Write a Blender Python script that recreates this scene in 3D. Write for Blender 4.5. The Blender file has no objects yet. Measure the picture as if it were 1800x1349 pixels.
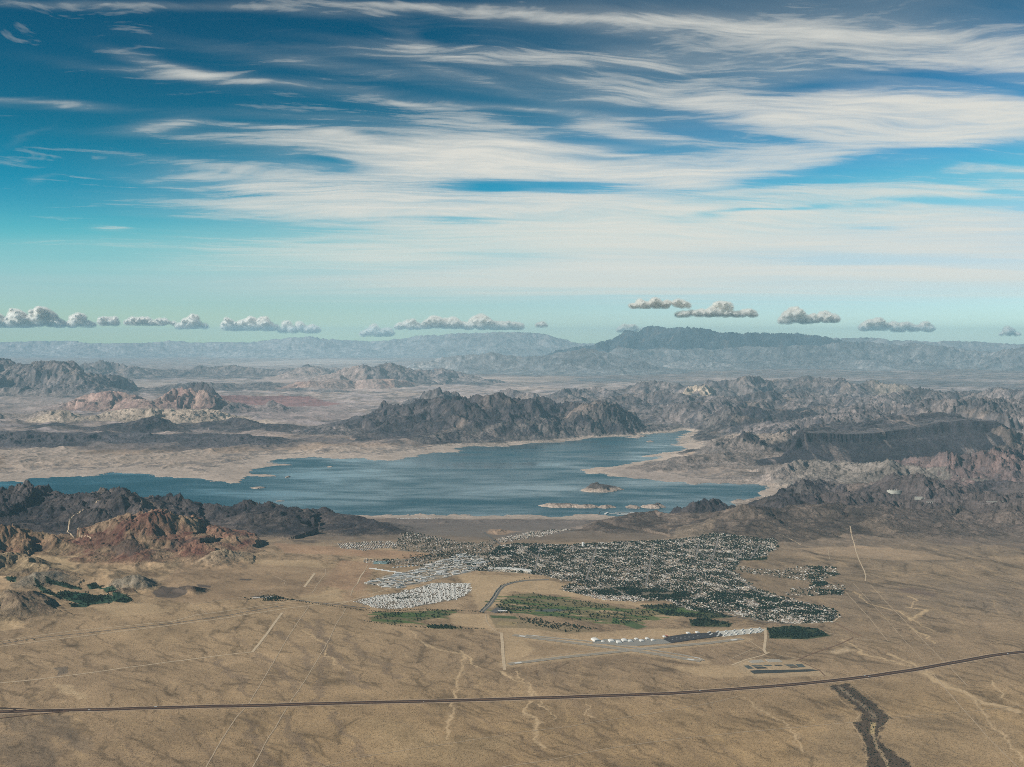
import bpy, math, random, numpy as np
from mathutils import Vector
random.seed(7)
RNG = np.random.default_rng(11)
C = bpy.context.scene.collection
SC = bpy.context.scene

# ------------------------------------------------------------------ camera, sky, sun, exposure
F, W0, H0 = 2000.0, 1800.0, 1349.0
CAMZ = 2700.0
PITCH = math.atan((H0 / 2 - 590.0) / F)
cam_d = bpy.data.cameras.new('camera'); cam = bpy.data.objects.new('camera', cam_d); C.objects.link(cam)
cam_d.sensor_width = 36.0; cam_d.lens = 36.0 * F / W0
cam_d.clip_start = 10.0; cam_d.clip_end = 1.5e6
cam.location = (0, 0, CAMZ); cam.rotation_euler = (math.pi / 2 - PITCH, 0, 0)
SC.camera = cam

SUN_EL, SUN_AZ = math.radians(33), math.radians(-114)      # azimuth measured from +Y towards +X
world = bpy.data.worlds.new('World'); SC.world = world; world.use_nodes = True
wn, wl = world.node_tree.nodes, world.node_tree.links
wn.clear()
sky = wn.new('ShaderNodeTexSky'); sky.sky_type = 'NISHITA'; sky.sun_disc = False
sky.sun_elevation = SUN_EL; sky.sun_rotation = SUN_AZ
sky.altitude = 2700; sky.air_density = 1.0; sky.dust_density = 0.6; sky.ozone_density = 2.0
hsv = wn.new('ShaderNodeHueSaturation'); hsv.inputs['Saturation'].default_value = 1.0
gm = wn.new('ShaderNodeGamma'); gm.inputs[1].default_value = 1.0
tint = wn.new('ShaderNodeMix'); tint.data_type = 'RGBA'; tint.blend_type = 'MULTIPLY'
tint.inputs[0].default_value = 1.0; tint.inputs[7].default_value = (0.72, 1.0, 0.86, 1)
bg = wn.new('ShaderNodeBackground'); bg.inputs[1].default_value = 0.10
wo = wn.new('ShaderNodeOutputWorld')
wl.new(sky.outputs[0], hsv.inputs['Color']); wl.new(hsv.outputs[0], gm.inputs[0])
s1 = wn.new('ShaderNodeVectorMath'); s1.operation = 'SCALE'; s1.inputs[3].default_value = 0.1
s2 = wn.new('ShaderNodeVectorMath'); s2.operation = 'SCALE'; s2.inputs[3].default_value = 10.0
cv = wn.new('ShaderNodeRGBCurve'); cm_ = cv.mapping; cm_.extend = 'EXTRAPOLATED'; cm_.use_clip = False
for ch, pts in ((0, [(0, 0), (.11, .004), (.178, .016), (.279, .205), (.35, .32), (1, .95)]), (1, [(0, 0), (.25, .095), (.381, .262), (.533, .51), (.60, .535), (1, .90)]), (2, [(0, 0), (.375, .19), (.491, .42), (.56, .565), (1, 1)])):
    c_ = cm_.curves[ch]
    while len(c_.points) < len(pts): c_.points.new(.5, .5)
    for p_, q_ in zip(c_.points, pts): p_.location = q_
cm_.update()
wl.new(gm.outputs[0], tint.inputs[6]); wl.new(tint.outputs[2], s1.inputs[0]); wl.new(s1.outputs[0], cv.inputs['Color']); wl.new(cv.outputs[0], s2.inputs[0]); wl.new(s2.outputs[0], bg.inputs[0]); wl.new(bg.outputs[0], wo.inputs[0])

sd = bpy.data.lights.new('sun', 'SUN'); sun = bpy.data.objects.new('sun', sd); C.objects.link(sun)
sd.energy = 4.8; sd.angle = math.radians(0.5); sd.color = (1.0, 0.935, 0.84)
sdir = Vector((math.sin(SUN_AZ) * math.cos(SUN_EL), math.cos(SUN_AZ) * math.cos(SUN_EL), math.sin(SUN_EL)))
sun.rotation_euler = sdir.to_track_quat('Z', 'Y').to_euler(); sun.location = (0, 0, 20000)
SC.view_settings.view_transform = 'Standard'; SC.view_settings.look = 'None'
SC.view_settings.exposure = 0.12; SC.view_settings.gamma = 1.0
SC.cycles.max_bounces = 8; SC.cycles.diffuse_bounces = 5; SC.cycles.transmission_bounces = 5; SC.cycles.glossy_bounces = 2
SC.cycles.volume_bounces = 5; SC.cycles.transparent_max_bounces = 8
SC.cycles.use_denoising = False
SC.cycles.pixel_filter_type = 'BLACKMAN_HARRIS'; SC.cycles.filter_width = 0.95
try: SC.cycles.denoiser = 'OPENIMAGEDENOISE'
except Exception: pass

# ------------------------------------------------------------------ helpers
f32 = np.float32
ct, st = math.cos(PITCH), math.sin(PITCH)

def tag(o, label=None, cat=None, group=None, kind=None):
    if label: o['label'] = label
    if cat: o['category'] = cat
    if group: o['group'] = group
    if kind: o['kind'] = kind
    return o

def ray(px, py):
    """direction through a point of the photograph, scaled to unit forward (Y) distance"""
    x = (px - W0 / 2) / F; v = -(py - H0 / 2) / F
    dy = ct + v * st; dz = -st + v * ct
    return x / dy, dz / dy

def basez(y):
    """long profile of the valley: level desert, then the fall to the lake basin"""
    y = np.asarray(y, dtype=float)
    t = np.clip((y - 14200.0) / (18600.0 - 14200.0), 0, 1)
    return -285.0 * (t * t * (3 - 2 * t)) + np.clip((y - 46000) / 60000, 0, 1) * 120.0

WATER = -300.0
def pz(px, py, z):                                          # point of the photograph on a level plane
    a, b = ray(px, py); y = (z - CAMZ) / b
    return a * y, y

def pg(px, py):                                             # point of the photograph on the bare valley profile
    a, b = ray(px, py); y = (0 - CAMZ) / b
    for _ in range(40):
        y = 0.5 * y + 0.5 * (float(basez(y)) - CAMZ) / b
    return a * y, y

def pgl(pts): return np.array([pg(*p) for p in pts])

def resample(P, step):
    P = np.asarray(P, float); seg = np.linalg.norm(np.diff(P, axis=0), axis=1)
    s = np.concatenate([[0], np.cumsum(seg)]); n = max(2, int(s[-1] / step) + 1); u = np.linspace(0, s[-1], n)
    return np.stack([np.interp(u, s, P[:, k]) for k in range(P.shape[1])], 1)

_perm = RNG.permutation(256).astype(np.int32); _perm = np.concatenate([_perm, _perm])
_ga = RNG.random(256) * 2 * math.pi; _gx = np.cos(_ga).astype(f32); _gy = np.sin(_ga).astype(f32)
def perlin(x, y):
    xi = np.floor(x).astype(np.int32); yi = np.floor(y).astype(np.int32)
    fx = (x - xi).astype(f32); fy = (y - yi).astype(f32)
    xi &= 255; yi &= 255; x1 = (xi + 1) & 255; y1 = (yi + 1) & 255
    def g(a, b, dx, dy):
        h = _perm[_perm[a] + b]; return _gx[h] * dx + _gy[h] * dy
    u = fx * fx * fx * (fx * (fx * 6 - 15) + 10); v = fy * fy * fy * (fy * (fy * 6 - 15) + 10)
    n00 = g(xi, yi, fx, fy); n10 = g(x1, yi, fx - 1, fy); n01 = g(xi, y1, fx, fy - 1); n11 = g(x1, y1, fx - 1, fy - 1)
    a = n00 + u * (n10 - n00); b = n01 + u * (n11 - n01)
    return (a + v * (b - a)) * 1.5
def fbm(x, y, L, octs=5, gain=0.5, off=0.0):
    s = 0; a = 1.0; f = 1.0 / L; t = 0
    for k in range(octs):
        s = s + a * perlin(x * f + off + 17.3 * k, y * f - off + 9.1 * k); t += a; a *= gain; f *= 2.03
    return s / t
def ridged(x, y, L, octs=5, gain=0.5, off=0.0):
    s = 0; a = 1.0; f = 1.0 / L; t = 0; w = 1.0
    for k in range(octs):
        n = 1 - np.abs(perlin(x * f + off + 31.7 * k, y * f + off - 5.3 * k)) * 1.6
        n = np.clip(n, 0, 1) ** 2; s = s + a * n * w; w = np.clip(n * 1.6, 0, 1); t += a; a *= gain; f *= 2.07
    return s / t
def erosion(x, y, dx, dy):
    ix = np.floor(x).astype(np.int32); iy = np.floor(y).astype(np.int32); fx = (x - ix).astype(f32); fy = (y - iy).astype(f32)
    va = np.zeros_like(fx); vx = np.zeros_like(fx); vy = np.zeros_like(fx); wt = np.zeros_like(fx)
    for i in (-1, 0, 1):
        for j in (-1, 0, 1):
            h = _perm[_perm[(ix - i) & 255] + ((iy - j) & 255)]
            px = fx + i - (_gx[h] * .35 + .5).astype(f32); py = fy + j - (_gy[h] * .35 + .5).astype(f32)
            w = np.exp(-(px * px + py * py) * 2.0); m = (px * dx + py * dy) * f32(2 * math.pi)
            sn = np.sin(m); va += np.cos(m) * w; vx -= sn * dx * w; vy -= sn * dy * w; wt += w
    return va / wt, vx / wt, vy / wt
def smooth(a, b, x):
    t = np.clip((x - a) / (b - a), 0, 1); return t * t * (3 - 2 * t)
def in_poly(P, x, y):
    P = np.asarray(P); c = np.zeros(np.shape(x), bool); n = len(P)
    for i in range(n):
        x0, y0 = P[i]; x1, y1 = P[(i + 1) % n]
        if y0 == y1: continue
        c ^= ((y0 > y) != (y1 > y)) & (x < (x1 - x0) * (y - y0) / (y1 - y0) + x0)
    return c
def seg_dist(P, x, y, closed=False, extra=None):
    """distance to a polyline, and the value `extra` interpolated along it at the nearest point"""
    P = np.asarray(P); best = np.full(np.shape(x), 1e12); ev = np.zeros(np.shape(x)) if extra is not None else None
    n = len(P)
    for i in range(n if closed else n - 1):
        a = P[i]; b = P[(i + 1) % n]; ab = b - a; L2 = float(ab @ ab) + 1e-9
        t = np.clip(((x - a[0]) * ab[0] + (y - a[1]) * ab[1]) / L2, 0, 1)
        dx = x - a[0] - t * ab[0]; dy = y - a[1] - t * ab[1]; d = dx * dx + dy * dy
        m = d < best; best = np.where(m, d, best)
        if extra is not None: ev = np.where(m, extra[i] + t * (extra[(i + 1) % n] - extra[i]), ev)
    d = np.sqrt(best)
    return (d, ev) if extra is not None else d

def mesh_obj(name, V, Fc, mats, parent=None, smooth_=False, mat_idx=None):
    me = bpy.data.meshes.new(name); me.from_pydata([tuple(v) for v in V], [], [tuple(f) for f in Fc])
    for m in (mats if isinstance(mats, (list, tuple)) else [mats]): me.materials.append(m)
    if mat_idx is not None: me.polygons.foreach_set('material_index', mat_idx)
    if smooth_: me.polygons.foreach_set('use_smooth', [True] * len(me.polygons))
    me.update(); o = bpy.data.objects.new(name, me); C.objects.link(o)
    if parent: o.parent = parent
    return o
def np_mesh(name, V, Q, mats, smooth_=False, col=None, extra=None):
    """fast mesh from numpy arrays; Q is (n,3) or (n,4)"""
    me = bpy.data.meshes.new(name); k = Q.shape[1]
    me.vertices.add(len(V)); me.vertices.foreach_set('co', V.astype(f32).ravel())
    me.loops.add(Q.size); me.loops.foreach_set('vertex_index', Q.astype(np.int32).ravel())
    me.polygons.add(len(Q)); me.polygons.foreach_set('loop_start', np.arange(0, Q.size, k, dtype=np.int32))
    me.polygons.foreach_set('loop_total', np.full(len(Q), k, np.int32))
    if smooth_: me.polygons.foreach_set('use_smooth', np.ones(len(Q), bool))
    me.update(calc_edges=True)
    if col is not None:
        a = me.attributes.new('Col', 'FLOAT_COLOR', 'POINT'); c4 = np.ones((len(V), 4), f32); c4[:, :3] = col
        a.data.foreach_set('color', c4.ravel())
    if extra is not None:
        for nm, v in extra.items():
            a = me.attributes.new(nm, 'FLOAT', 'POINT'); a.data.foreach_set('value', v.astype(f32))
    for m in (mats if isinstance(mats, (list, tuple)) else [mats]): me.materials.append(m)
    o = bpy.data.objects.new(name, me); C.objects.link(o); return o

# ------------------------------------------------------------------ materials
def new_mat(name):
    m = bpy.data.materials.new(name); m.use_nodes = True; nt = m.node_tree; nt.nodes.clear()
    out = nt.nodes.new('ShaderNodeOutputMaterial'); b = nt.nodes.new('ShaderNodeBsdfPrincipled')
    nt.links.new(b.outputs[0], out.inputs[0]); b.inputs['Roughness'].default_value = 0.95
    b.inputs['Specular IOR Level'].default_value = 0.15
    return m, nt, b
def N(nt, t, **kw):
    n = nt.nodes.new(t)
    for k, v in kw.items(): setattr(n, k, v)
    return n
def noise_node(nt, vec, scale, detail=4, rough=0.6, dist=0.0):
    n = N(nt, 'ShaderNodeTexNoise'); n.inputs['Scale'].default_value = scale; n.inputs['Detail'].default_value = detail
    n.inputs['Roughness'].default_value = rough; n.inputs['Distortion'].default_value = dist
    nt.links.new(vec, n.inputs['Vector']); return n.outputs[0]
def mrange(nt, v, a, b, c, d):
    n = N(nt, 'ShaderNodeMapRange'); nt.links.new(v, n.inputs[0])
    for i, q in enumerate((a, b, c, d)): n.inputs[i + 1].default_value = q
    return n.outputs[0]
def math_n(nt, op, a, b):
    n = N(nt, 'ShaderNodeMath', operation=op)
    for i, q in enumerate((a, b)):
        if isinstance(q, (int, float)): n.inputs[i].default_value = q
        else: nt.links.new(q, n.inputs[i])
    return n.outputs[0]
def scale_col(nt, col, fac):
    n = N(nt, 'ShaderNodeVectorMath', operation='SCALE'); nt.links.new(col, n.inputs[0]); nt.links.new(fac, n.inputs[3]); return n.outputs[0]

def desert_mat():
    m, nt, b = new_mat('desert_ground'); L = nt.links
    at = N(nt, 'ShaderNodeAttribute', attribute_name='Col'); geo = N(nt, 'ShaderNodeNewGeometry'); P = geo.outputs['Position']
    sp = N(nt, 'ShaderNodeAttribute', attribute_name='scrub')
    # shrubs: dark dots a few metres wide, thicker in patches
    vo = N(nt, 'ShaderNodeTexVoronoi', feature='F1'); vo.inputs['Scale'].default_value = 1 / 12.0; L.new(P, vo.inputs['Vector'])
    dots = mrange(nt, vo.outputs['Distance'], 0.22, 0.5, 0.0, 1.0)
    patch = noise_node(nt, P, 1 / 140.0, 4, 0.6)
    rnd = noise_node(nt, P, 1 / 24.0, 3, 0.75)
    dens = math_n(nt, 'MULTIPLY', mrange(nt, patch, 0.35, 0.65, 0.34, 0.66), mrange(nt, rnd, 0.35, 0.6, 0.3, 1.15))
    dark = math_n(nt, 'MULTIPLY', math_n(nt, 'SUBTRACT', 1.0, dots), dens)
    dark = math_n(nt, 'MULTIPLY', dark, sp.outputs['Fac'])
    f1 = math_n(nt, 'SUBTRACT', 1.17, dark)
    f2 = mrange(nt, noise_node(nt, P, 1 / 420.0, 7, 0.68), 0.3, 0.7, 0.80, 1.18)
    f3 = mrange(nt, noise_node(nt, P, 1 / 3500.0, 5, 0.6), 0.3, 0.7, 0.88, 1.12)
    f4 = mrange(nt, noise_node(nt, P, 1 / 34.0, 6, 0.85), 0.3, 0.7, 0.66, 1.30)
    f = math_n(nt, 'MULTIPLY', math_n(nt, 'MULTIPLY', f1, f2), math_n(nt, 'MULTIPLY', f3, f4))
    L.new(scale_col(nt, at.outputs['Color'], f), b.inputs['Base Color'])
    bp = N(nt, 'ShaderNodeBump'); bp.inputs['Distance'].default_value = 4.0; bp.inputs['Strength'].default_value = 0.55
    hgt = math_n(nt, 'ADD', math_n(nt, 'MULTIPLY', rnd, 1.0), math_n(nt, 'MULTIPLY', dark, 0.8))
    L.new(hgt, bp.inputs['Height']); L.new(bp.outputs[0], b.inputs['Normal'])
    return m
def rock_mat():
    m, nt, b = new_mat('desert_rock'); L = nt.links
    at = N(nt, 'ShaderNodeAttribute', attribute_name='Col'); geo = N(nt, 'ShaderNodeNewGeometry'); P = geo.outputs['Position']
    f1 = mrange(nt, noise_node(nt, P, 1 / 80.0, 6, 0.8), 0.3, 0.7, 0.5, 1.5)
    f2 = mrange(nt, noise_node(nt, P, 1 / 500.0, 5, 0.65, 0.6), 0.3, 0.7, 0.7, 1.3)
    f2 = math_n(nt, 'MULTIPLY', f2, mrange(nt, noise_node(nt, P, 1 / 2600.0, 5, 0.65, 0.4), 0.3, 0.7, 0.7, 1.35))
    L.new(scale_col(nt, at.outputs['Color'], math_n(nt, 'MULTIPLY', f1, f2)), b.inputs['Base Color'])
    bp = N(nt, 'ShaderNodeBump'); bp.inputs['Distance'].default_value = 60.0; bp.inputs['Strength'].default_value = .9
    L.new(noise_node(nt, P, 1 / 110.0, 8, 0.72), bp.inputs['Height']); L.new(bp.outputs[0], b.inputs['Normal'])
    return m
def water_mat():
    m, nt, b = new_mat('lake_water'); L = nt.links
    geo = N(nt, 'ShaderNodeNewGeometry'); P = geo.outputs['Position']
    mp = N(nt, 'ShaderNodeMapping'); L.new(P, mp.inputs[0]); mp.inputs['Scale'].default_value = (1 / 5200., 1 / 2300., 1); mp.inputs['Rotation'].default_value = (0, 0, math.radians(12))
    n = noise_node(nt, mp.outputs[0], 1.0, 6, 0.62, 0.5)
    mp2 = N(nt, 'ShaderNodeMapping'); L.new(P, mp2.inputs[0]); mp2.inputs['Scale'].default_value = (1 / 1300., 1 / 500., 1); mp2.inputs['Rotation'].default_value = (0, 0, math.radians(-8))
    n2 = noise_node(nt, mp2.outputs[0], 1.0, 5, 0.6, 0.3)
    cmb = math_n(nt, 'ADD', math_n(nt, 'MULTIPLY', n, 0.7), math_n(nt, 'MULTIPLY', n2, 0.3))
    L.new(mrange(nt, cmb, 0.40, 0.60, 0.55, 0.12), b.inputs['Roughness'])
    b.inputs['Base Color'].default_value = (0.010, 0.075, 0.105, 1); b.inputs['IOR'].default_value = 1.33
    sl = N(nt, 'ShaderNodeMix', data_type='FLOAT'); L.new(mrange(nt, cmb, 0.4, 0.6, 0.28, 0.72), b.inputs['Specular IOR Level'])
    bp = N(nt, 'ShaderNodeBump'); bp.inputs['Distance'].default_value = 1.0; bp.inputs['Strength'].default_value = 0.35
    L.new(noise_node(nt, P, 1 / 22.0, 5, 0.7), bp.inputs['Height']); L.new(bp.outputs[0], b.inputs['Normal'])
    return m
def plain(name, col, rough=0.9, var=0.25, scale=1 / 9.0, spec=0.2):
    m, nt, b = new_mat(name); L = nt.links; geo = N(nt, 'ShaderNodeNewGeometry')
    rgb = N(nt, 'ShaderNodeRGB'); rgb.outputs[0].default_value = (*col, 1)
    L.new(scale_col(nt, rgb.outputs[0], mrange(nt, noise_node(nt, geo.outputs['Position'], scale, 4, 0.7), 0.3, 0.7, 1 - var, 1 + var)), b.inputs['Base Color'])
    b.inputs['Roughness'].default_value = rough; b.inputs['Specular IOR Level'].default_value = spec
    return m
def island_mat(name, cols, rough=0.9):
    """colour chosen per connected piece, so every roof of a mass differs"""
    m, nt, b = new_mat(name); L = nt.links
    at = N(nt, 'ShaderNodeAttribute', attribute_name='tone'); r = N(nt, 'ShaderNodeValToRGB'); r.color_ramp.interpolation = 'CONSTANT'
    r.color_ramp.elements[0].color = (*cols[0], 1); r.color_ramp.elements[0].position = 0
    r.color_ramp.elements[1].color = (*cols[1], 1); r.color_ramp.elements[1].position = 1 / len(cols)
    for i in range(2, len(cols)):
        e = r.color_ramp.elements.new(i / len(cols)); e.color = (*cols[i], 1)
    L.new(at.outputs['Fac'], r.inputs[0]); L.new(r.outputs[0], b.inputs['Base Color']); b.inputs['Roughness'].default_value = rough
    return m
def tree_mat(name, c1, c2):
    m, nt, b = new_mat(name); L = nt.links; geo = N(nt, 'ShaderNodeNewGeometry')
    mx = N(nt, 'ShaderNodeMix', data_type='RGBA'); mx.inputs[6].default_value = (*c1, 1); mx.inputs[7].default_value = (*c2, 1)
    L.new(mrange(nt, noise_node(nt, geo.outputs['Position'], 1 / 14.0, 3, 0.7), 0.35, 0.65, 0, 1), mx.inputs[0]); L.new(mx.outputs[2], b.inputs['Base Color'])
    return m
M_DES, M_ROCK, M_WATER = desert_mat(), rock_mat(), water_mat()

# ------------------------------------------------------------------ the terrain grid (columns by bearing, rows by distance)
COLS = 1400
def build_rows():
    # spacing in metres as a function of distance
    D = [6300.0]
    while D[-1] < 172000:
        d = D[-1]
        s = 15 if d < 13500 else (15 if d < 21500 else (24 if d < 30000 else (32 if d < 44000 else (50 if d < 70000 else (130 if d < 122000 else 600)))))
        D.append(d + s)
    return np.array(D)
GD = build_rows(); GU = np.linspace((-150 - 900) / F, (1950 - 900) / F, COLS)       # x = u * y, rows at constant y
NR = len(GD)
Y = np.repeat(GD[:, None], COLS, 1); X = GU[None, :] * Y
print('grid', NR, COLS)

# lake outline, as points of the photograph on the water plane
LAKE_PX = [(-150, 838), (-60, 843), (0, 846), (22, 845), (34, 849), (30, 852), (42, 846), (60, 839), (78, 840), (84, 842), (92, 838), (120, 839), (165, 838), (174, 833),
    (200, 832), (280, 833), (276, 838), (300, 841), (340, 842), (385, 846), (420, 849), (418, 844), (428, 842), (440, 838), (470, 838), (486, 836), (440, 833), (436, 829), (450, 824),
    (480, 820), (512, 818), (478, 812), (498, 807), (560, 805), (575, 806), (600, 806), (640, 806), (655, 810), (690, 811), (705, 808), (722, 804), (735, 800), (770, 797), (800, 796), (818, 794), (806, 790), (800, 787),
    (830, 784), (868, 785), (905, 784), (930, 781), (970, 778), (1020, 774), (1035, 770), (1060, 769), (1100, 768), (1118, 771), (1124, 766), (1150, 764), (1180, 760), (1203, 757), (1216, 759), (1204, 765),
    (1190, 771), (1194, 777), (1186, 782), (1198, 786), (1206, 791), (1180, 795), (1130, 802), (1160, 804), (1128, 812), (1086, 818), (1048, 822), (1022, 826), (1036, 831), (1070, 833), (1064, 837), (1105, 839), (1130, 840),
    (1150, 844), (1166, 849), (1190, 849), (1215, 852), (1250, 850), (1290, 853), (1322, 853), (1342, 856), (1346, 862), (1330, 874), (1305, 882), (1280, 889), (1200, 896),
    (1190, 902), (1150, 906), (1130, 911), (1090, 910), (1040, 907), (960, 907), (860, 906), (760, 905), (690, 905), (640, 906), (600, 905), (520, 905), (420, 902), (250, 900), (0, 900), (-150, 900)]
LAKE = np.array([pz(a, b, WATER) for a, b in LAKE_PX])
def islet(cx, cy, rx, ry, n=14, seed=0):
    r = random.Random(seed); x0, y0 = pz(cx, cy, WATER); sx = rx * y0 / F; sy = ry * y0 * y0 / (F * 3000)
    return np.array([(x0 + math.cos(t) * sx * r.uniform(.75, 1.15), y0 + math.sin(t) * sy * r.uniform(.75, 1.15)) for t in [i * 2 * math.pi / n for i in range(n)]]), (x0, y0, sx, sy)
ISLETS = [  # px, py, rx, ry (px), height m, label, dark cap
    (1058, 861, 35, 5.5, 150, 'large pale rimmed island with a dark cap in the middle of the lake', 1),
    (985, 890, 40, 3.8, 75, 'long low pale island off the near shore, left end of the chain', 0),
    (1030, 892, 26, 2.6, 60, 'pale low island joined to the chain west of the dark capped hill', 1),
    (1068, 892, 18, 2.2, 48, 'small pale island in the gap before the harbour', 0),
    (1112, 892, 14, 1.8, 40, 'thin pale islet just left of the last dark capped island', 0),
    (1148, 892, 24, 2.8, 75, 'pale island with small dark cap touching the dark headland', 1),
    (1124, 767, 13, 1.6, 50, 'small pale islet in the far narrow arm of the lake', 0),
    (1142, 777, 8, 1.2, 40, 'tiny pale rock in the far narrow arm of the lake', 0),
    (505, 839, 6, 1.6, 35, 'tiny light rock alone on open water near the left shore', 0),
    (452, 858, 14, 1.3, 22, 'thin pale sand bar on open water near the left hills', 0),
    (578, 821, 5, 1.0, 18, 'tiny pale sand bar off the long left point', 0),
    (492, 881, 9, 0.8, 15, 'low pale shoal beyond the left dark hills', 0),
]
print('lake distance')
xr = X.ravel(); yr = Y.ravel()
lake_rows = (GD > 17800) & (GD < 44000)
sdl = np.full(X.shape, -9e3)                                # signed distance: positive on land
lx, ly = X[lake_rows], Y[lake_rows]
wob = 1.0
wx = lx + fbm(lx, ly, 900, 6, 0.68, 3.0) * 430; wy = ly + fbm(lx, ly, 900, 6, 0.68, 7.0) * 620
d = seg_dist(LAKE, wx, wy, closed=True); ins = in_poly(LAKE, wx, wy)
sdl_l = np.where(ins, -d, d)
isl_id = np.full(lx.shape, -1); isl_h = np.zeros(lx.shape)
for k, (a, b, rx, ry, hh, lab, cap) in enumerate(ISLETS):
    P, (x0, y0, sx, sy) = islet(a, b, rx, ry, seed=k)
    bx = (np.abs(lx - x0) < sx * 2 + 300) & (np.abs(ly - y0) < sy * 2 + 300)
    qx, qy = lx[bx], ly[bx]
    qx = qx + fbm(qx, qy, 300, 4, .6, 5.) * 120; qy = qy + fbm(qx, qy, 300, 4, .6, 8.) * 150
    dd = seg_dist(P, qx, qy, closed=True); ii = in_poly(P, qx, qy); s = np.where(ii, dd, -dd)
    sdl_l[bx] = np.maximum(sdl_l[bx], s)
    rr = min(sx, sy); t = np.clip(s / rr, 0, 1)
    isl_h[bx] = np.maximum(isl_h[bx], np.where(ii, hh * np.minimum(1, t * 1.5) * (0.55 + 0.6 * ridged(qx, qy, 420, 4, .5, k)), 0))
    tmp = isl_id[bx]; tmp[ii] = k; isl_id[bx] = tmp
ISL = np.full(X.shape, -1); ISL[lake_rows] = isl_id
ISLH = np.zeros(X.shape); ISLH[lake_rows] = isl_h
sdl = np.full(X.shape, 4000.0); sdl[lake_rows] = sdl_l

# ------------------------------------------------------------------ ranges
# name kind, label, class, distance km (front to crest), front width m, back width m, roughness, crest [(px,py[,km])]
DARK, BROWN, GREY, RED, ORANGE, PINK, CREAM, TAN, HAZE_PALE, MESA, HAZE_BLUE, GTAN, ROSE = range(13)
CLS = {DARK: ((.034, .034, .041), (.105, .092, .088)), BROWN: ((.072, .061, .056), (.18, .150, .125)), GREY: ((.055, .055, .062), (.25, .220, .200)),
       RED: ((.15, .066, .054), (.26, .175, .130)), ORANGE: ((.22, .135, .095), (.32, .25, .17)), PINK: ((.27, .18, .155), (.37, .28, .22)),
       CREAM: ((.30, .25, .19), (.42, .36, .27)), TAN: ((.15, .115, .095), (.30, .245, .18)), HAZE_PALE: ((.17, .19, .20), (.40, .40, .385)),  # distant ranges: bluish pale tone paints extra haze into the rock colour
       MESA: ((.034, .034, .040), (.055, .052, .056)), HAZE_BLUE: ((.045, .070, .090), (.14, .155, .160)), ROSE: ((.105, .09, .088), (.225, .165, .145)), GTAN: ((.19, .175, .15), (.27, .245, .205))}  # big far mountain: blue of the haze painted into its rock colour
R = []
def rng(label, cls, km, wf, wb, pts, rough=1.0, power=1.25, name='mountain', mesa=0, cell=1.0, amp=1.0):
    R.append(dict(label=label, cls=cls, km=km, wf=wf, wb=wb, pts=pts, rough=rough, power=power, name=name, mesa=mesa, cell=cell, amp=amp))
# far skyline
rng('faint blue range on the horizon behind the pale plain', HAZE_PALE, 158, 14000, 9000, [(-160, 603), (0, 601), (60, 599), (120, 599), (170, 603), (230, 603), (290, 598), (340, 602), (420, 601), (470, 597), (515, 592), (545, 591), (590, 596), (640, 600), (690, 598), (730, 591), (780, 588), (820, 585), (870, 583), (920, 584), (955, 587), (985, 596), (1020, 603), (1100, 606), (1300, 606), (1500, 606), (1700, 607), (1960, 608)], cell=5, amp=.7)
rng('long flat blue plateau on the right of the horizon', HAZE_PALE, 142, 9000, 9000, [(1400, 600), (1445, 592), (1480, 594), (1530, 593), (1545, 594), (1562, 598), (1600, 598), (1650, 599), (1700, 599), (1760, 603), (1850, 606), (1960, 607)], cell=4, amp=.5)
rng('big blue mountain standing highest on the skyline', HAZE_BLUE, 117, 7500, 7000, [(960, 625), (1000, 614), (1040, 605), (1062, 596), (1085, 590), (1105, 587), (1118, 580), (1127, 584), (1148, 576), (1160, 573), (1180, 577), (1200, 574), (1236, 576), (1262, 583), (1300, 585), (1340, 585), (1380, 586), (1405, 585), (1430, 588), (1455, 593), (1480, 600), (1520, 606)], cell=2.6, amp=1.1)
rng('pale foothills below the big blue mountain', HAZE_PALE, 106, 7000, 5000, [(980, 640), (1040, 628), (1070, 620), (1105, 610), (1130, 616), (1165, 612), (1200, 616), (1235, 612), (1260, 616), (1310, 608), (1360, 610), (1400, 606), (1440, 607), (1475, 602), (1500, 600), (1530, 599), (1552, 605), (1580, 609), (1603, 602), (1615, 604), (1650, 608), (1690, 614), (1740, 620)], cell=2.0, amp=1.2)
rng('low blue hills in the haze left of the big mountain', HAZE_PALE, 89, 6500, 6000, [(640, 662), (700, 650), (740, 640), (780, 632), (810, 625), (830, 623), (866, 618), (890, 624), (930, 627), (980, 620), (1020, 612), (1050, 614), (1090, 628), (1130, 640)], cell=2.2, amp=.9)
rng('thin dark hills crossing the far right plain', HAZE_PALE, 98, 4500, 4000, [(1150, 650), (1180, 640), (1215, 632), (1232, 630), (1250, 634), (1300, 636), (1360, 634), (1420, 634), (1460, 636), (1480, 633), (1530, 634), (1570, 636), (1605, 630), (1625, 634), (1660, 638), (1700, 632), (1740, 620), (1770, 613), (1800, 610), (1880, 606), (1960, 606)], cell=1.6, amp=1.3)
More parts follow.
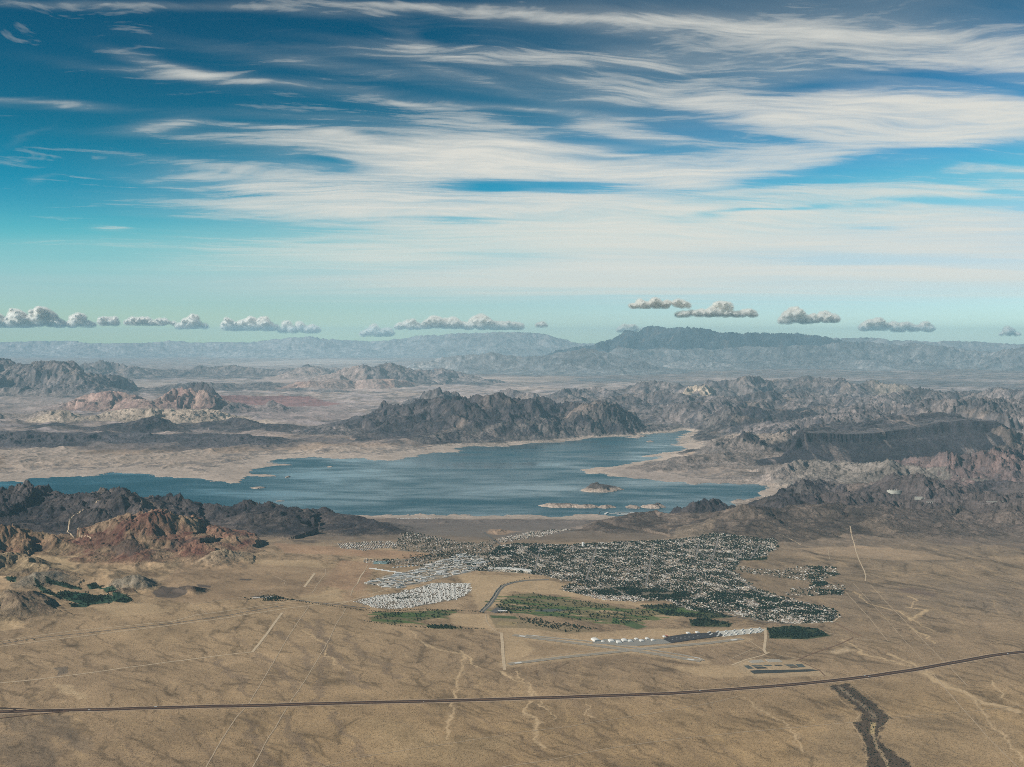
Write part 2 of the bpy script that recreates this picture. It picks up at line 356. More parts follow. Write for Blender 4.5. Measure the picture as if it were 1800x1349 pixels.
# left and centre, 40-60 km
rng('grey blue range behind the painted hills', GREY, 80, 4500, 4000, [(130, 650), (152, 640), (170, 634), (188, 638), (215, 640), (235, 646), (300, 650), (346, 650), (365, 643), (390, 645), (412, 642), (440, 647), (480, 650), (520, 648), (541, 646), (556, 641), (575, 648), (592, 646), (620, 654), (660, 662)], cell=1.5, amp=1.3)
rng('rugged grey mountain at the left edge of the view', GREY, 58, 4600, 4000, [(-160, 622), (-80, 626), (-20, 626), (4, 630), (24, 638), (44, 642), (58, 637), (75, 635), (88, 639), (104, 633), (120, 636), (134, 646), (150, 652), (172, 658), (196, 662), (206, 668), (220, 682), (240, 695)], cell=1.4, amp=1.2)
rng('blue grey jagged range left of centre beyond the red cliffs', GREY, 69, 4200, 3500, [(560, 662), (600, 650), (625, 646), (642, 640), (660, 644), (680, 638), (700, 642), (730, 650), (752, 650), (770, 646), (800, 652), (826, 658), (850, 668), (880, 678), (910, 688)], cell=1.4, amp=1.3)
rng('pink and cream cliff topped mesa catching the sun', PINK, 62, 1100, 2500, [(500, 682), (530, 672), (548, 670), (570, 674), (596, 668), (625, 670), (650, 667), (690, 667), (700, 670), (706, 682)], power=.7, mesa=.5, amp=.5, name='hill')
rng('small dark cone behind the pink hills', DARK, 48, 900, 900, [(318, 690), (335, 676), (355, 670), (372, 680), (384, 690)], amp=.8, name='hill')
rng('broad pink tan hill with smooth flanks', PINK, 45, 2200, 2000, [(112, 716), (124, 702), (150, 694), (185, 688), (206, 689), (232, 696), (262, 706), (290, 712)], amp=.8, name='hill')
rng('pale pink ridged hill with dark crest beside the red band', PINK, 44.5, 2800, 2000, [(262, 712), (290, 698), (310, 684), (328, 681), (346, 690), (352, 684), (368, 692), (385, 698), (405, 708), (430, 722)], amp=1.1, name='hill')
rng('dark red banded badland ridge', RED, 53, 2200, 1500, [(380, 704), (400, 697), (440, 698), (500, 697), (540, 702), (600, 712)], amp=.8, name='hill')
rng('grey cone shaped hill right of the pink hills', GREY, 43.6, 1100, 1100, [(385, 724), (405, 714), (416, 706), (430, 712), (446, 718), (460, 714), (478, 706), (500, 716), (530, 724)], amp=1.0, name='hill')
rng('cream bluff at the left edge', CREAM, 40.2, 900, 1300, [(-150, 724), (-60, 726), (0, 727), (20, 731), (42, 728), (62, 738)], amp=.8, mesa=.4, power=.8, name='hill')
rng('rounded cream bluff below the pink hill', CREAM, 40, 1000, 1200, [(66, 744), (70, 728), (85, 723), (112, 721), (125, 727), (140, 740)], amp=.7, mesa=.4, power=.8, name='hill')
rng('long cream cliff with a dark flat cap', CREAM, 39.3, 1500, 1900, [(150, 745), (170, 734), (190, 724), (230, 720), (262, 720), (300, 722), (350, 721), (392, 726), (430, 737), (460, 744)], amp=.9, mesa=.4, power=.8, name='hill')
rng('low dark hills in front of the cream cliffs', DARK, 35.8, 1600, 1500, [(40, 756), (62, 747), (95, 746), (120, 750), (150, 754), (185, 748), (225, 744), (250, 738), (268, 732), (290, 738), (320, 748), (350, 744), (385, 740), (418, 733), (440, 740), (480, 748), (500, 746), (540, 754), (590, 766)], amp=.7, name='hill')
rng('flat dark lava benches above the left shore', DARK, 31.6, 1700, 1900, [(-160, 760), (-60, 760), (0, 762), (50, 760), (110, 764), (200, 764), (250, 762), (300, 768), (360, 768), (400, 766), (440, 768), (480, 772), (520, 776), (560, 782)], amp=1.1, mesa=.3, power=.9, name='hill')
rng('grey low hill right of the lava benches', GREY, 35, 1800, 1600, [(500, 765), (530, 752), (570, 748), (600, 745), (630, 752)], amp=1.0, name='hill')
# centre
rng('grey pointed peak with tan flank behind the dark massif', GREY, 44, 2000, 1800, [(700, 712), (735, 700), (755, 690), (768, 683), (780, 691), (798, 688), (810, 698), (850, 706)], amp=1.0)
rng('striped grey ridge behind the dark massif', GREY, 47, 1600, 1800, [(860, 700), (882, 690), (892, 682), (915, 688), (940, 692), (950, 700)], amp=.8)
rng('tilted striped grey and tan ridge in the centre distance', GREY, 49.5, 1900, 2000, [(945, 706), (965, 692), (985, 684), (1015, 684), (1030, 685), (1044, 677), (1060, 682), (1080, 688), (1110, 700)], amp=1.0)
rng('long dark brown massif on the far shore of the lake', DARK, 35.5, 4300, 2500, [(540, 772), (570, 755), (600, 744), (630, 734), (655, 722), (668, 710), (678, 703), (688, 712), (710, 712), (735, 706), (760, 702), (790, 701), (815, 700), (832, 696), (850, 698), (870, 695), (886, 689), (900, 697), (920, 703), (950, 703), (962, 697), (975, 706), (1010, 712), (1040, 712), (1080, 706), (1105, 702), (1118, 707), (1135, 716), (1160, 732), (1190, 748)], amp=1.15, cell=1.2)
rng('grey rounded hump right of the dark massif', GREY, 34.3, 2300, 2000, [(1050, 762), (1075, 742), (1100, 726), (1130, 714), (1155, 722), (1185, 732), (1210, 745), (1225, 756)], amp=.9)
rng('grey rugged hills behind the far arm of the lake', GREY, 52, 3800, 3000, [(1080, 694), (1105, 680), (1135, 673), (1165, 670), (1185, 674), (1205, 680), (1225, 684), (1250, 678), (1262, 670), (1280, 668), (1298, 660), (1322, 662), (1345, 667), (1370, 668), (1400, 664), (1425, 663), (1445, 668), (1463, 666), (1485, 673), (1510, 676), (1530, 672), (1548, 668), (1570, 674), (1600, 684), (1625, 690), (1660, 700)], amp=1.2, cell=1.2)
rng('cream scarred slope among the grey hills', CREAM, 49.5, 1600, 1200, [(1190, 702), (1206, 686), (1222, 678), (1240, 676), (1256, 684), (1268, 696)], amp=1.1, name='hill')
rng('dark hills rising from the far narrow arm', DARK, 36.8, 3000, 2600, [(1195, 768), (1215, 750), (1240, 734), (1262, 722), (1285, 716), (1310, 722), (1345, 718), (1380, 724), (1410, 720), (1440, 730), (1475, 738)], amp=1.2)
rng('rough grey range along the right skyline', GREY, 42, 3800, 3000, [(1290, 738), (1330, 730), (1365, 716), (1395, 706), (1430, 700), (1460, 700), (1490, 698), (1520, 700), (1560, 694), (1600, 688), (1625, 685), (1645, 689), (1680, 692), (1712, 688), (1740, 683), (1770, 686), (1800, 690), (1880, 690), (1960, 692)], amp=1.3, cell=1.1)
rng('dark rugged hills between the lake arm and the black mesa', GREY, 32.5, 3000, 3000, [(1195, 790), (1215, 776), (1240, 764), (1270, 756), (1310, 750), (1350, 745), (1400, 742), (1450, 734), (1500, 728), (1560, 722), (1620, 716), (1680, 712), (1720, 706), (1780, 712), (1860, 716), (1960, 720)], amp=1.3)
rng('flat topped black lava mesa with smooth talus slopes', MESA, 26.8, 2300, 3500, [(1380, 800, 26.0), (1400, 778, 26.2), (1408, 768, 26.4), (1425, 762, 26.4), (1480, 764, 26.6), (1540, 762, 26.8), (1570, 757, 27.0), (1620, 750, 27.1), (1665, 742, 27.2), (1700, 739, 27.2), (1745, 741, 27.2), (1762, 750, 27.2), (1790, 768, 27.4), (1830, 790, 27.6)], amp=.28, mesa=.92, power=1.0, cell=.9)
rng('grey rocky shoulder on the right of the black mesa', BROWN, 27.6, 2400, 2000, [(1740, 760), (1765, 750), (1790, 756), (1820, 762), (1900, 760), (1960, 758)], amp=1.2)
rng('pink badland ridges below the black mesa', ROSE, 23.8, 1400, 1200, [(1560, 822), (1600, 806), (1640, 800), (1661, 793), (1690, 800), (1730, 790), (1760, 786), (1800, 792), (1860, 795), (1960, 795)], amp=1.3, name='hill')
rng('grey and tan broken hills at the foot of the black mesa', GTAN, 23.6, 1500, 1500, [(1330, 836), (1365, 822), (1400, 812), (1440, 815), (1480, 812), (1520, 816), (1560, 812), (1600, 818), (1650, 822), (1720, 818)], amp=1.3, name='hill')
rng('low grey peninsula hills pointing into the lake', BROWN, 26.3, 1500, 1200, [(1110, 819), (1150, 812), (1200, 806), (1240, 803), (1262, 800), (1300, 800), (1340, 800), (1390, 796)], amp=1.0, name='hill')
rng('small dark lava knob on the peninsula', DARK, 26.0, 500, 500, [(1232, 808), (1245, 801), (1265, 800), (1285, 803), (1308, 800), (1318, 808)], amp=.6, name='hill')
# near right
rng('dark blue rocky hills between the lake and the dam', DARK, 20.2, 1500, 1100, [(1312, 882), (1330, 868), (1352, 855), (1375, 842), (1392, 833), (1410, 832), (1430, 840), (1460, 850), (1500, 856), (1540, 850), (1575, 842), (1598, 836), (1620, 833), (1642, 842), (1680, 850), (1720, 852), (1760, 846), (1800, 848), (1860, 844), (1960, 846)], amp=1.2, cell=.8)
rng('dark headland hill behind the harbour', DARK, 18.5, 600, 500, [(1168, 897), (1180, 886), (1200, 880), (1216, 876), (1250, 875), (1268, 879), (1278, 888), (1290, 892)], amp=.7, name='hill', cell=.7)
rng('dark hills around the dam canyon', DARK, 18.6, 1300, 1200, [(1330, 890), (1380, 880), (1420, 874), (1470, 874), (1520, 872), (1555, 872), (1600, 878), (1650, 874), (1700, 868), (1760, 872), (1820, 866), (1960, 862)], amp=1.2, cell=.75)
rng('brown grey hills between the town and the harbour', BROWN, 16.8, 1900, 1000, [(930, 956), (970, 944), (1010, 931), (1040, 921), (1070, 914), (1095, 908), (1130, 901), (1152, 898), (1180, 903), (1210, 902), (1240, 903), (1270, 896), (1303, 886), (1325, 892), (1360, 896), (1400, 890), (1450, 884), (1500, 888), (1550, 893), (1600, 897)], amp=.75, cell=.7, name='hill')
rng('dark brown mountain with pale gullies at the right', BROWN, 16.9, 1700, 1100, [(1470, 912), (1520, 905), (1560, 908), (1600, 905), (1630, 898), (1660, 893), (1675, 890), (1695, 898), (1730, 906), (1770, 900), (1800, 894), (1860, 888), (1960, 880)], amp=1.25, cell=.75)
rng('small brown hill just beyond the town', BROWN, 16.2, 350, 350, [(852, 938), (866, 933), (880, 929), (893, 934), (915, 936), (930, 938)], amp=.6, cell=.5, name='hill')
rng('low brown mound behind the town edge', BROWN, 15.5, 260, 300, [(1246, 944), (1262, 938), (1275, 945)], amp=.5, cell=.4, name='hill')
rng('second low brown mound behind the town edge', BROWN, 15.9, 240, 300, [(1292, 938), (1304, 932), (1318, 938)], amp=.5, cell=.4, name='hill')
# near left
rng('dark brown ridges rising from the near left shore', DARK, 17.3, 2300, 1100, [(-160, 862), (-60, 866), (0, 858), (30, 854), (52, 849), (66, 848), (82, 855), (100, 863), (128, 872), (146, 862), (170, 859), (188, 862), (204, 861), (214, 861), (228, 866), (246, 873), (270, 876), (292, 870), (306, 869), (322, 876), (340, 882), (366, 886), (400, 884), (425, 890), (446, 880), (470, 884), (500, 889), (520, 890), (545, 896), (566, 892), (582, 900), (588, 906), (620, 910, 16.9), (655, 917, 16.4), (685, 928, 15.9), (708, 944, 15.4)], amp=1.15, cell=.85)
rng('low grey hills on the shore behind the dark ridges', GTAN, 19.6, 900, 600, [(296, 872), (315, 862), (340, 860), (362, 858), (380, 862), (405, 862), (425, 866), (445, 876), (470, 884)], amp=1.0, cell=.7, name='hill')
rng('red and orange craggy hill beside the dark ridges', RED, 14.9, 1500, 800, [(120, 950), (160, 938), (185, 922), (205, 906), (232, 898), (262, 900), (285, 900), (310, 906), (345, 908), (368, 918), (395, 928), (415, 934), (440, 948), (480, 962), (520, 972)], amp=1.3, cell=.65, name='hill')
rng('orange brown hill at the left edge', ORANGE, 14.0, 1000, 800, [(-160, 930), (-60, 932), (0, 927), (25, 924), (55, 930), (85, 942), (120, 955), (160, 968)], amp=1.3, cell=.6, name='hill')
rng('tan hill below the orange hill at the left edge', TAN, 12.9, 650, 500, [(-160, 970), (-40, 975), (10, 976), (35, 980), (70, 996), (100, 1006)], amp=1.0, cell=.5, name='hill')
rng('pale grey ridged hill above the green oasis', GTAN, 12.5, 600, 450, [(40, 1016), (70, 1009), (100, 1005), (130, 1009), (150, 1015), (175, 1014), (200, 1021)], amp=.8, cell=.32, name='hill')
rng('small grey hill in front of the red hill', GTAN, 12.4, 330, 330, [(200, 1024), (222, 1014), (240, 1010), (260, 1018), (275, 1026)], amp=.8, cell=.4, name='hill')
rng('low tan rubble hills below the red hill', CREAM, 13.9, 500, 500, [(190, 982), (215, 974), (260, 972), (300, 978), (340, 974), (390, 966), (440, 972), (480, 980)], amp=1.2, cell=.4, name='hill')
rng('brown hill beside the oasis at the left edge', TAN, 11.4, 700, 420, [(-160, 1038), (-40, 1042), (0, 1043), (25, 1038), (50, 1039), (75, 1047), (105, 1055), (135, 1066)], amp=.8, cell=.35, name='hill')
rng('reddish low hill right of the oasis', ORANGE, 12.0, 230, 230, [(195, 1042), (215, 1035), (235, 1034), (250, 1040)], amp=.8, cell=.3, name='hill')
rng('dark low lava mound on the left plain', MESA, 11.75, 220, 160, [(272, 1042), (285, 1036), (305, 1036), (325, 1044)], amp=.3, cell=.3, mesa=.3, name='hill')
rng('thin dark lava mound right of the larger one', MESA, 12.15, 110, 90, [(318, 1032), (340, 1031), (360, 1034)], amp=.3, cell=.3, mesa=.3, name='hill')

rng('dark spur sinking to the plain left of the town', DARK, 16.5, 1300, 900, [(540, 906, 17.3), (565, 900, 17.2), (590, 902, 17.0), (615, 905, 16.8), (640, 909, 16.6), (662, 915, 16.4), (685, 926, 16.0), (704, 938, 15.7), (716, 948, 15.4)], amp=.8, cell=.7, name='hill')
rng('dark brown foothills at the right edge', BROWN, 15.9, 1100, 900, [(1590, 938), (1640, 926), (1690, 918), (1730, 922), (1780, 916), (1850, 920), (1960, 915)], amp=1.1, cell=.65, name='hill')
rng('dark ridge under the dam canyon', DARK, 17.7, 1200, 900, [(1500, 895), (1540, 886), (1590, 884), (1640, 888), (1700, 880), (1760, 884), (1820, 878), (1960, 874)], amp=1.2, cell=.7)
rng('tall dark hill left of the dam', DARK, 19.4, 800, 700, [(1540, 868), (1565, 850), (1590, 840), (1612, 835), (1630, 842), (1650, 858), (1670, 870)], amp=1.0, cell=.7)
rng('grey hills filling the ground between massif and scarred slope', GREY, 43.5, 3500, 2500, [(900, 712), (960, 704), (1000, 700), (1060, 700), (1110, 694), (1150, 690), (1180, 686), (1215, 696), (1260, 698), (1330, 690), (1400, 688), (1460, 694)], amp=1.2)
rng('dark rough hills behind the far lake arm', GREY, 39, 3200, 2200, [(1120, 738), (1160, 728), (1200, 712), (1240, 708), (1280, 702), (1320, 706), (1380, 704), (1430, 712), (1480, 716)], amp=1.2)
rng('dark rugged ridge behind the black mesa', GREY, 34.5, 2600, 2200, [(1400, 742), (1450, 728), (1490, 720), (1540, 712), (1590, 708), (1640, 700), (1690, 704), (1740, 698), (1800, 702), (1960, 704)], amp=1.25)
rng('dark knobs on the shore below the rugged hills', DARK, 29.3, 1700, 1300, [(1205, 792), (1230, 780), (1262, 770), (1300, 764), (1340, 768), (1380, 764), (1420, 770)], amp=1.15, name='hill')
rng('grey broken range across the left middle distance', GREY, 61, 3200, 2500, [(240, 684), (300, 676), (360, 672), (420, 676), (470, 672), (520, 676), (570, 682)], amp=1.1, cell=1.3)
BZ = basez(Y)
H = np.zeros(X.shape); RID = np.full(X.shape, -1, np.int16); ENV = np.zeros(X.shape); CELL = np.ones(X.shape); AMP = np.zeros(X.shape)
print('ranges', len(R))
for k, r in enumerate(R):
    P = []; Z = []
    for q in r['pts']:
        km = (q[2] if len(q) > 2 else r['km']) * 1000.0
        if len(q) < 3: km *= 1 + 0.022 * math.sin(q[0] * 0.021 + k * 2.1) + 0.010 * math.sin(q[0] * 0.07 + k)
        a, b = ray(q[0], q[1]); P.append((a * km, km)); Z.append(CAMZ + b * km)
    P = np.array(P); Z = np.array(Z)
    rel = Z - basez(P[:, 1]); rel = np.maximum(rel, 8.0)
    # spurs: short ribs that leave the crest downhill towards both sides
    y0, y1 = P[:, 1].min() - r['wf'] * 1.3, P[:, 1].max() + r['wb'] * 1.3
    rows = np.where((GD > y0) & (GD < y1))[0]
    if not len(rows): continue
    r0, r1 = rows[0], rows[-1] + 1
    u0, u1 = (P[:, 0] / P[:, 1]).min(), (P[:, 0] / P[:, 1]).max(); mu = r['wf'] * 1.2 / P[:, 1].mean()
    cs = np.where((GU > u0 - mu) & (GU < u1 + mu))[0]; c0, c1 = cs[0], cs[-1] + 1
    x, y = X[r0:r1, c0:c1], Y[r0:r1, c0:c1]
    wl_ = r['wf'] * .55
    xw = x + fbm(x, y, wl_, 4, .5, k * 3.1) * wl_ * .45 * min(1, r['amp']); yw = y + fbm(x, y, wl_, 4, .55, k * 1.7 + 50) * wl_ * .75 * min(1, r['amp'])
    d, e = seg_dist(P, xw, yw, extra=rel)
    yc = np.interp(x / y, P[:, 0] / P[:, 1], P[:, 1])
    w = np.where(y < yc, r['wf'], r['wb']); w = w * (0.5 + 0.5 * np.sqrt(np.clip(e / rel.max(), 0, 1)))
    t = np.clip(d / w, 0, 1.0)
    if r['mesa'] > .8:      # flat cap reaching back, cliff, then straight talus
        back = y > yc
        lat = np.maximum(0, np.maximum(P[0, 0] + 100 + np.maximum(y - P[0, 1], 0) * .42 - x, x - P[-1, 0] + 500))
        tt = np.where(back, np.clip(np.maximum((d - 2300) / 1200, lat / 420), 0, 1), t)
        p = np.where(tt < .015, 1, np.where(tt < .045, 1 - (tt - .015) / .03 * .27, .73 * (1 - (tt - .045) / .955) ** 1.3))
        p = np.where(back & (tt <= 0), 1 + 0.02 * np.clip(d / 2300, 0, 1), p)
    else:
        p = (1 - t) ** r['power'] * (1 - .25 * t)
        if r['mesa']: p = np.clip(p * (1 + r['mesa']), 0, 1) * (1 - .06 * t)
    L = max(250, r['wf'] * .42)
    rg = ridged(xw, yw, L, 5, .5, k * 7.7)
    big = .62 + .62 * rg
    mixn = smooth(0.0, .35, t) * (.8 if r['km'] > 22 else .34) * min(1, r['amp'])
    h = e * p * (1 + (big - 1) * mixn)
    # crest teeth
    h = h + e * p * (fbm(x, y, L * .35, 4, .6, k) * (.07 if r['km'] > 22 else .035) * np.minimum(1, 900 / e) * r['amp'])
    cur = H[r0:r1, c0:c1]; m = h > cur
    H[r0:r1, c0:c1] = np.where(m, h, cur)
    for A, v in ((RID, k), (CELL, r['cell']), (AMP, r['amp'])):
        s = A[r0:r1, c0:c1]; s[m] = v
    s = ENV[r0:r1, c0:c1]; s[m] = (e * p)[m]
mr = smooth(.09, .18, X / Y) * smooth(27000, 30500, Y) * smooth(60000, 50000, Y) * smooth(300, 2500, sdl) + .8 * smooth(.0, .06, X / Y) * smooth(36000, 39000, Y) * smooth(60000, 50000, Y)
mr = np.clip(mr, 0, 1); mm = mr > .02; rr_ = np.zeros(X.shape); rr_[mm] = (ridged(X[mm], Y[mm], 2600, 6, .55, 88.) * 560 - 60) * mr[mm]
RX = len(R); R.append(dict(label='wide rugged hill country beyond the lake on the right', cls=GREY, km=40, name='mountain', amp=1.1)); tk_ = mm & (rr_ > H) & (rr_ > 20)
H[tk_] = rr_[tk_]; ENV[tk_] = rr_[tk_]; RID[tk_] = RX; CELL[tk_] = 1.0; AMP[tk_] = 1.1
# low hilly ground between the ranges
print('ground relief')
sel = GD > 19000
gx, gy = X[sel], Y[sel]
lowh = ridged(gx, gy, 2400, 6, .56, 40.) * 175 * smooth(19000, 30000, gy) * (1 - .6 * smooth(50000, 75000, gy))
lowh *= smooth(0, 2500, sdl[sel]) * .85 + .15
H[sel] += lowh * (1 - np.clip(ENV[sel] / 250, 0, .8))
left = (X < -.30 * Y) | (Y > 13200)
near = GD <= 19500
nx, ny = X[near], Y[near]
rg = ridged(nx, ny, 900, 5, .5, 12.)
H[near] += fbm(nx, ny, 1500, 4, .5, 2.) * 10 * smooth(9000, 13000, ny)
wgt = smooth(-.24, -.36, nx / ny) * smooth(11000, 12500, ny) + smooth(.16, .3, nx / ny) * smooth(13300, 15200, ny)
H[near] += rg * 50 * np.clip(wgt, 0, 1) * smooth(8000, 9000, ny)
# drainage of the near fans
H[near] += (ridged(nx * .5 + ny * .22, ny * .8 - nx * .3, 700, 4, .5, 21.) - .5) * 5.0

# shore: everything is clamped towards the water line near the outline
shore = smooth(-30, 900, sdl)
land = sdl > 0
ZZ = BZ + H
zs = WATER + np.where(land, 2 + np.clip(sdl, 0, 3000) * .03 + H * smooth(40, 1300, sdl), -25.0)
use = (np.abs(Y - 30000) < 13500) & (Y > 17800)
ZZ = np.where(use & (sdl < 3000), np.where(sdl > 1500, ZZ * smooth(1500, 3000, sdl) + zs * (1 - smooth(1500, 3000, sdl)), zs), ZZ)
hm = use & (sdl > 0) & (sdl < 3500)
ZZ[hm] += ridged(X[hm], Y[hm], 650, 5, .6, 44.) * 34 * smooth(120, 1200, sdl[hm]) + fbm(X[hm], Y[hm], 240, 3, .6, 14.) * 8 * smooth(40, 300, sdl[hm])
ZZ = np.where((ISL >= 0), WATER + np.clip(ISLH, 1.5, None), ZZ)

print('erosion')
dyr = np.gradient(GD)[:, None]
def slopes(Z):
    gu = np.gradient(Z, axis=1) / (np.gradient(GU)[None, :] * Y)          # dZ/dx
    gr = np.gradient(Z, axis=0) / dyr                                     # along constant u
    return gu, gr - gu * (X / Y)
sx, sy = slopes(ZZ)
act = (ENV > 15) | (ISL >= 0) | ((H > 22) & (Y > 20000))
ax, ay = X[act].astype(np.float64), Y[act].astype(np.float64)
gx0, gy0 = sx[act], sy[act]
gl = np.sqrt(gx0 ** 2 + gy0 ** 2) + 1e-4
str_ = np.clip(gl * 3.2, 0.0, 1.1)
dx = (-gy0 / gl * str_).astype(f32); dy = (gx0 / gl * str_).astype(f32)
cell = CELL[act]; amp = AMP[act] + .25 * (AMP[act] == 0)
env = np.clip(np.maximum(ENV[act], ISLH[act]), 20, 900)
tot = np.zeros(ax.shape, f32)
A0 = 1.0; Lc = 520.0
hx = np.zeros_like(dx); hy = np.zeros_like(dy)
for o in range(6):
    Lk = Lc * cell
    v, vx, vy = erosion(ax / Lk, ay / Lk, dx + hy * .9, dy - hx * .9)
    fz = (1 if o < 2 else 1 - smooth(55000, 85000, ay) * (.75 if o == 2 else 1)) * (1 if o < 4 else 1 - .6 * smooth(28000, 40000, ay)); tot += (v * A0 * fz).astype(f32); hx += vx * A0; hy += vy * A0; A0 *= .54; Lc *= .5
ero = tot * (env ** .72) * .44 * (cell ** .4) * amp * smooth(.03, .35, gl)
ero += ((ridged(ax, ay, 1100, 3, .5, 64.) - .45) * 85 + (ridged(ax, ay, 520, 3, .55, 66.) - .45) * 22) * np.clip(env / 450, 0, 1.1) * np.minimum(1, amp) * (.25 + .75 * smooth(19000, 27000, ay)) * smooth(.03, .2, gl)
ero += (ridged(ax, ay, 260, 5, .62, 60.) - .45) * (env ** .6) * (.40 + .35 * smooth(19000, 26000, ay)) * np.minimum(1, amp) * smooth(.03, .3, gl) * cell ** .5
fade = np.where(ISL[act] >= 0, .35, smooth(0, 900, sdl[act]))
Z2 = ZZ[act] + ero * fade
Z2 = np.where((sdl[act] > 0) & (Y[act] > 17800) & (Y[act] < 44000), np.maximum(Z2, WATER + 1.5), Z2)
ZZ[act] = Z2
ERO = np.zeros(X.shape); ERO[act] = tot
ZZ -= ((Y * 0))

# ------------------------------------------------------------------ terrain colour (rock and soil, with a painted haze tint on the farthest ranges)
print('colour')
COL = np.zeros(X.shape + (3,), f32)
def mixc(a, b, t): return a + (b - a) * t[..., None]
n1 = fbm(X, Y, 5200, 5, .55, 91.); n2 = fbm(X, Y, 900, 4, .55, 31.); n3 = fbm(X * .6 + Y * .25, Y, 1700, 5, .6, 61.)
tanc = np.array((.325, .250, .166)); brn = np.array((.205, .160, .122)); pale = np.array((.36, .285, .195))
COL[:] = mixc(np.broadcast_to(tanc, COL.shape), np.broadcast_to(brn, COL.shape), np.clip(.35 + n1 * .8, 0, 1))
# the far basin floor: greyish tan
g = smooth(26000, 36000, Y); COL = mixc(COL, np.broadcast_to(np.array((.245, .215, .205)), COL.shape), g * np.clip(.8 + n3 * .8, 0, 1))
mt = fbm(X, Y, 1100, 6, .62, 19.); COL *= (1 - np.clip(mt * 1.5, -.35, .45) * smooth(22000, 30000, Y))[..., None]
mt = fbm(X, Y, 420, 5, .62, 29.); COL *= (1 - np.clip(mt * .9, -.2, .35) * smooth(10000, 12500, Y) * smooth(30000, 22000, Y))[..., None]
g = smooth(14300, 15500, Y) * smooth(24000, 20000, Y); COL = mixc(COL, np.broadcast_to(np.array((.165, .14, .118)), COL.shape), g * .85)
# right-hand desert is a greyer brown
g = smooth(.12, .26, X / Y) * smooth(9500, 11500, Y) * smooth(26000, 20000, Y)
COL = mixc(COL, np.broadcast_to(np.array((.195, .160, .128)), COL.shape), g * np.clip(.7 + n3 * .6, 0, 1))
# rock classes
ty = np.clip(.5 + n2 * .9 + fbm(X, Y, 260, 4, .65, 77.) * .8 - .22 * ERO, 0, 1)
wr = smooth(12, 60, ENV * (.75 + .8 * (n2 + .3)))
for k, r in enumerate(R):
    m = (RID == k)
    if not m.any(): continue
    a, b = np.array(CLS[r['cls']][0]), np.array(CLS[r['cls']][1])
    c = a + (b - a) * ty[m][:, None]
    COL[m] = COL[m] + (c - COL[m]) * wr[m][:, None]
# red hill: tan lower flank, dark crags; pink hills: dark caps
def cls_mask(*ids): return np.isin(RID, [k for k, r in enumerate(R) if r['cls'] in ids])
m = cls_mask(RED) & (Y < 17000); q = smooth(.12, -.2, fbm(X[m], Y[m], 480, 5, .6, 5.)) * .7
COL[m] = COL[m] + (np.array((.31, .245, .170)) - COL[m]) * q[:, None]
m = cls_mask(RED, ORANGE, PINK) ; q = smooth(.16, .36, fbm(X[m], Y[m], 700, 5, .65, 15.)) * .75
COL[m] = COL[m] + (np.array((.085, .07, .065)) - COL[m]) * q[:, None]
m = cls_mask(GREY, DARK, HAZE_BLUE, BROWN) ; q = smooth(.20, .42, fbm(X[m], Y[m], 1500, 5, .6, 25.)) * .55
COL[m] = COL[m] + (np.array((.27, .22, .175)) - COL[m]) * q[:, None]
# flat caps of the cream cliffs are dark
m = cls_mask(CREAM) & (Y > 30000); q = smooth(.10, .03, np.hypot(sx[m], sy[m])) * smooth(60, 120, ENV[m])
COL[m] = COL[m] + (np.array((.12, .10, .095)) - COL[m]) * q[:, None] * .8
# black mesa: level top coloured paler than its face, then talus streaks
m = cls_mask(MESA) & (Y > 20000); q = smooth(.30, .12, np.hypot(sx[m], sy[m])) * smooth(300, 600, ENV[m]); COL[m] = COL[m] + (np.array((.115, .108, .108)) - COL[m]) * q[:, None]
q = smooth(.20, .42, fbm(X[m], Y[m] * .10, 300, 4, .6, 35.)) * .9
COL[m] = COL[m] + (np.array((.20, .17, .15)) - COL[m]) * q[:, None]
# the band the lake has bared: pale mineral rock above the water line
hw = ZZ - WATER
bn = n2 * 26
ring = smooth(58 , 34, hw + bn) * (np.abs(Y - 30000) < 13500) * (sdl < 2600) * smooth(18200, 18700, Y)
COL = mixc(COL, np.broadcast_to(np.array((.43, .37, .295)), COL.shape) * (1 + .22 * n3[..., None]), np.clip(ring, 0, 1) * .9)
capm = np.isin(ISL, [k for k, q in enumerate(ISLETS) if q[6]]) & (hw + n2 * 14 > 52)
COL[capm] = np.array((.105, .095, .085))
SCRUB = np.where(ENV > 20, .35, 1.0) * smooth(30000, 15000, Y)

nr_ = (Y < 14500) & (ENV < 15)
qx, qy = X[nr_], Y[nr_]; wv = fbm(qx, qy, 500, 4, .55, 33.) * 130; fa = np.clip(qx / qy, -.45, .45) * -.5 + .42
al = qx * fa - qy; ac = qx + qy * fa + wv
dr = 1 - np.abs(perlin(ac / 95, al / 900 + 3)) * 5.0; dr2 = 1 - np.abs(perlin(ac / 210 + 9, al / 1700 + 7)) * 5.0
st1 = np.clip(dr, 0, 1) * smooth(-.2, .15, fbm(qx, qy, 700, 3, .5, 51.)) * .42; st2 = np.clip(dr2, 0, 1) * smooth(-.05, .25, fbm(qx, qy, 1100, 3, .5, 53.)) * .5
c_ = COL[nr_]; c_ = c_ * (1 - st1[:, None] * 1.0); c_ = c_ + (np.array((.37, .29, .20)) - c_) * st2[:, None] * .6
tg_ = np.clip(perlin(ac / 260 + 5, al / 620 + 2) * 1.6 + fbm(qx, qy, 160, 3, .6, 59.) * .6, -1, 1)[:, None]; c_ = c_ * (1 - .10 * tg_)
v_ = np.zeros(qx.shape); A_ = 1.0; Lq = 330.0; hx_ = np.zeros(qx.shape, f32); hy_ = np.zeros(qx.shape, f32); fn = np.sqrt(fa * fa + 1); px_, py_ = (1 / fn).astype(f32), (fa / fn).astype(f32)
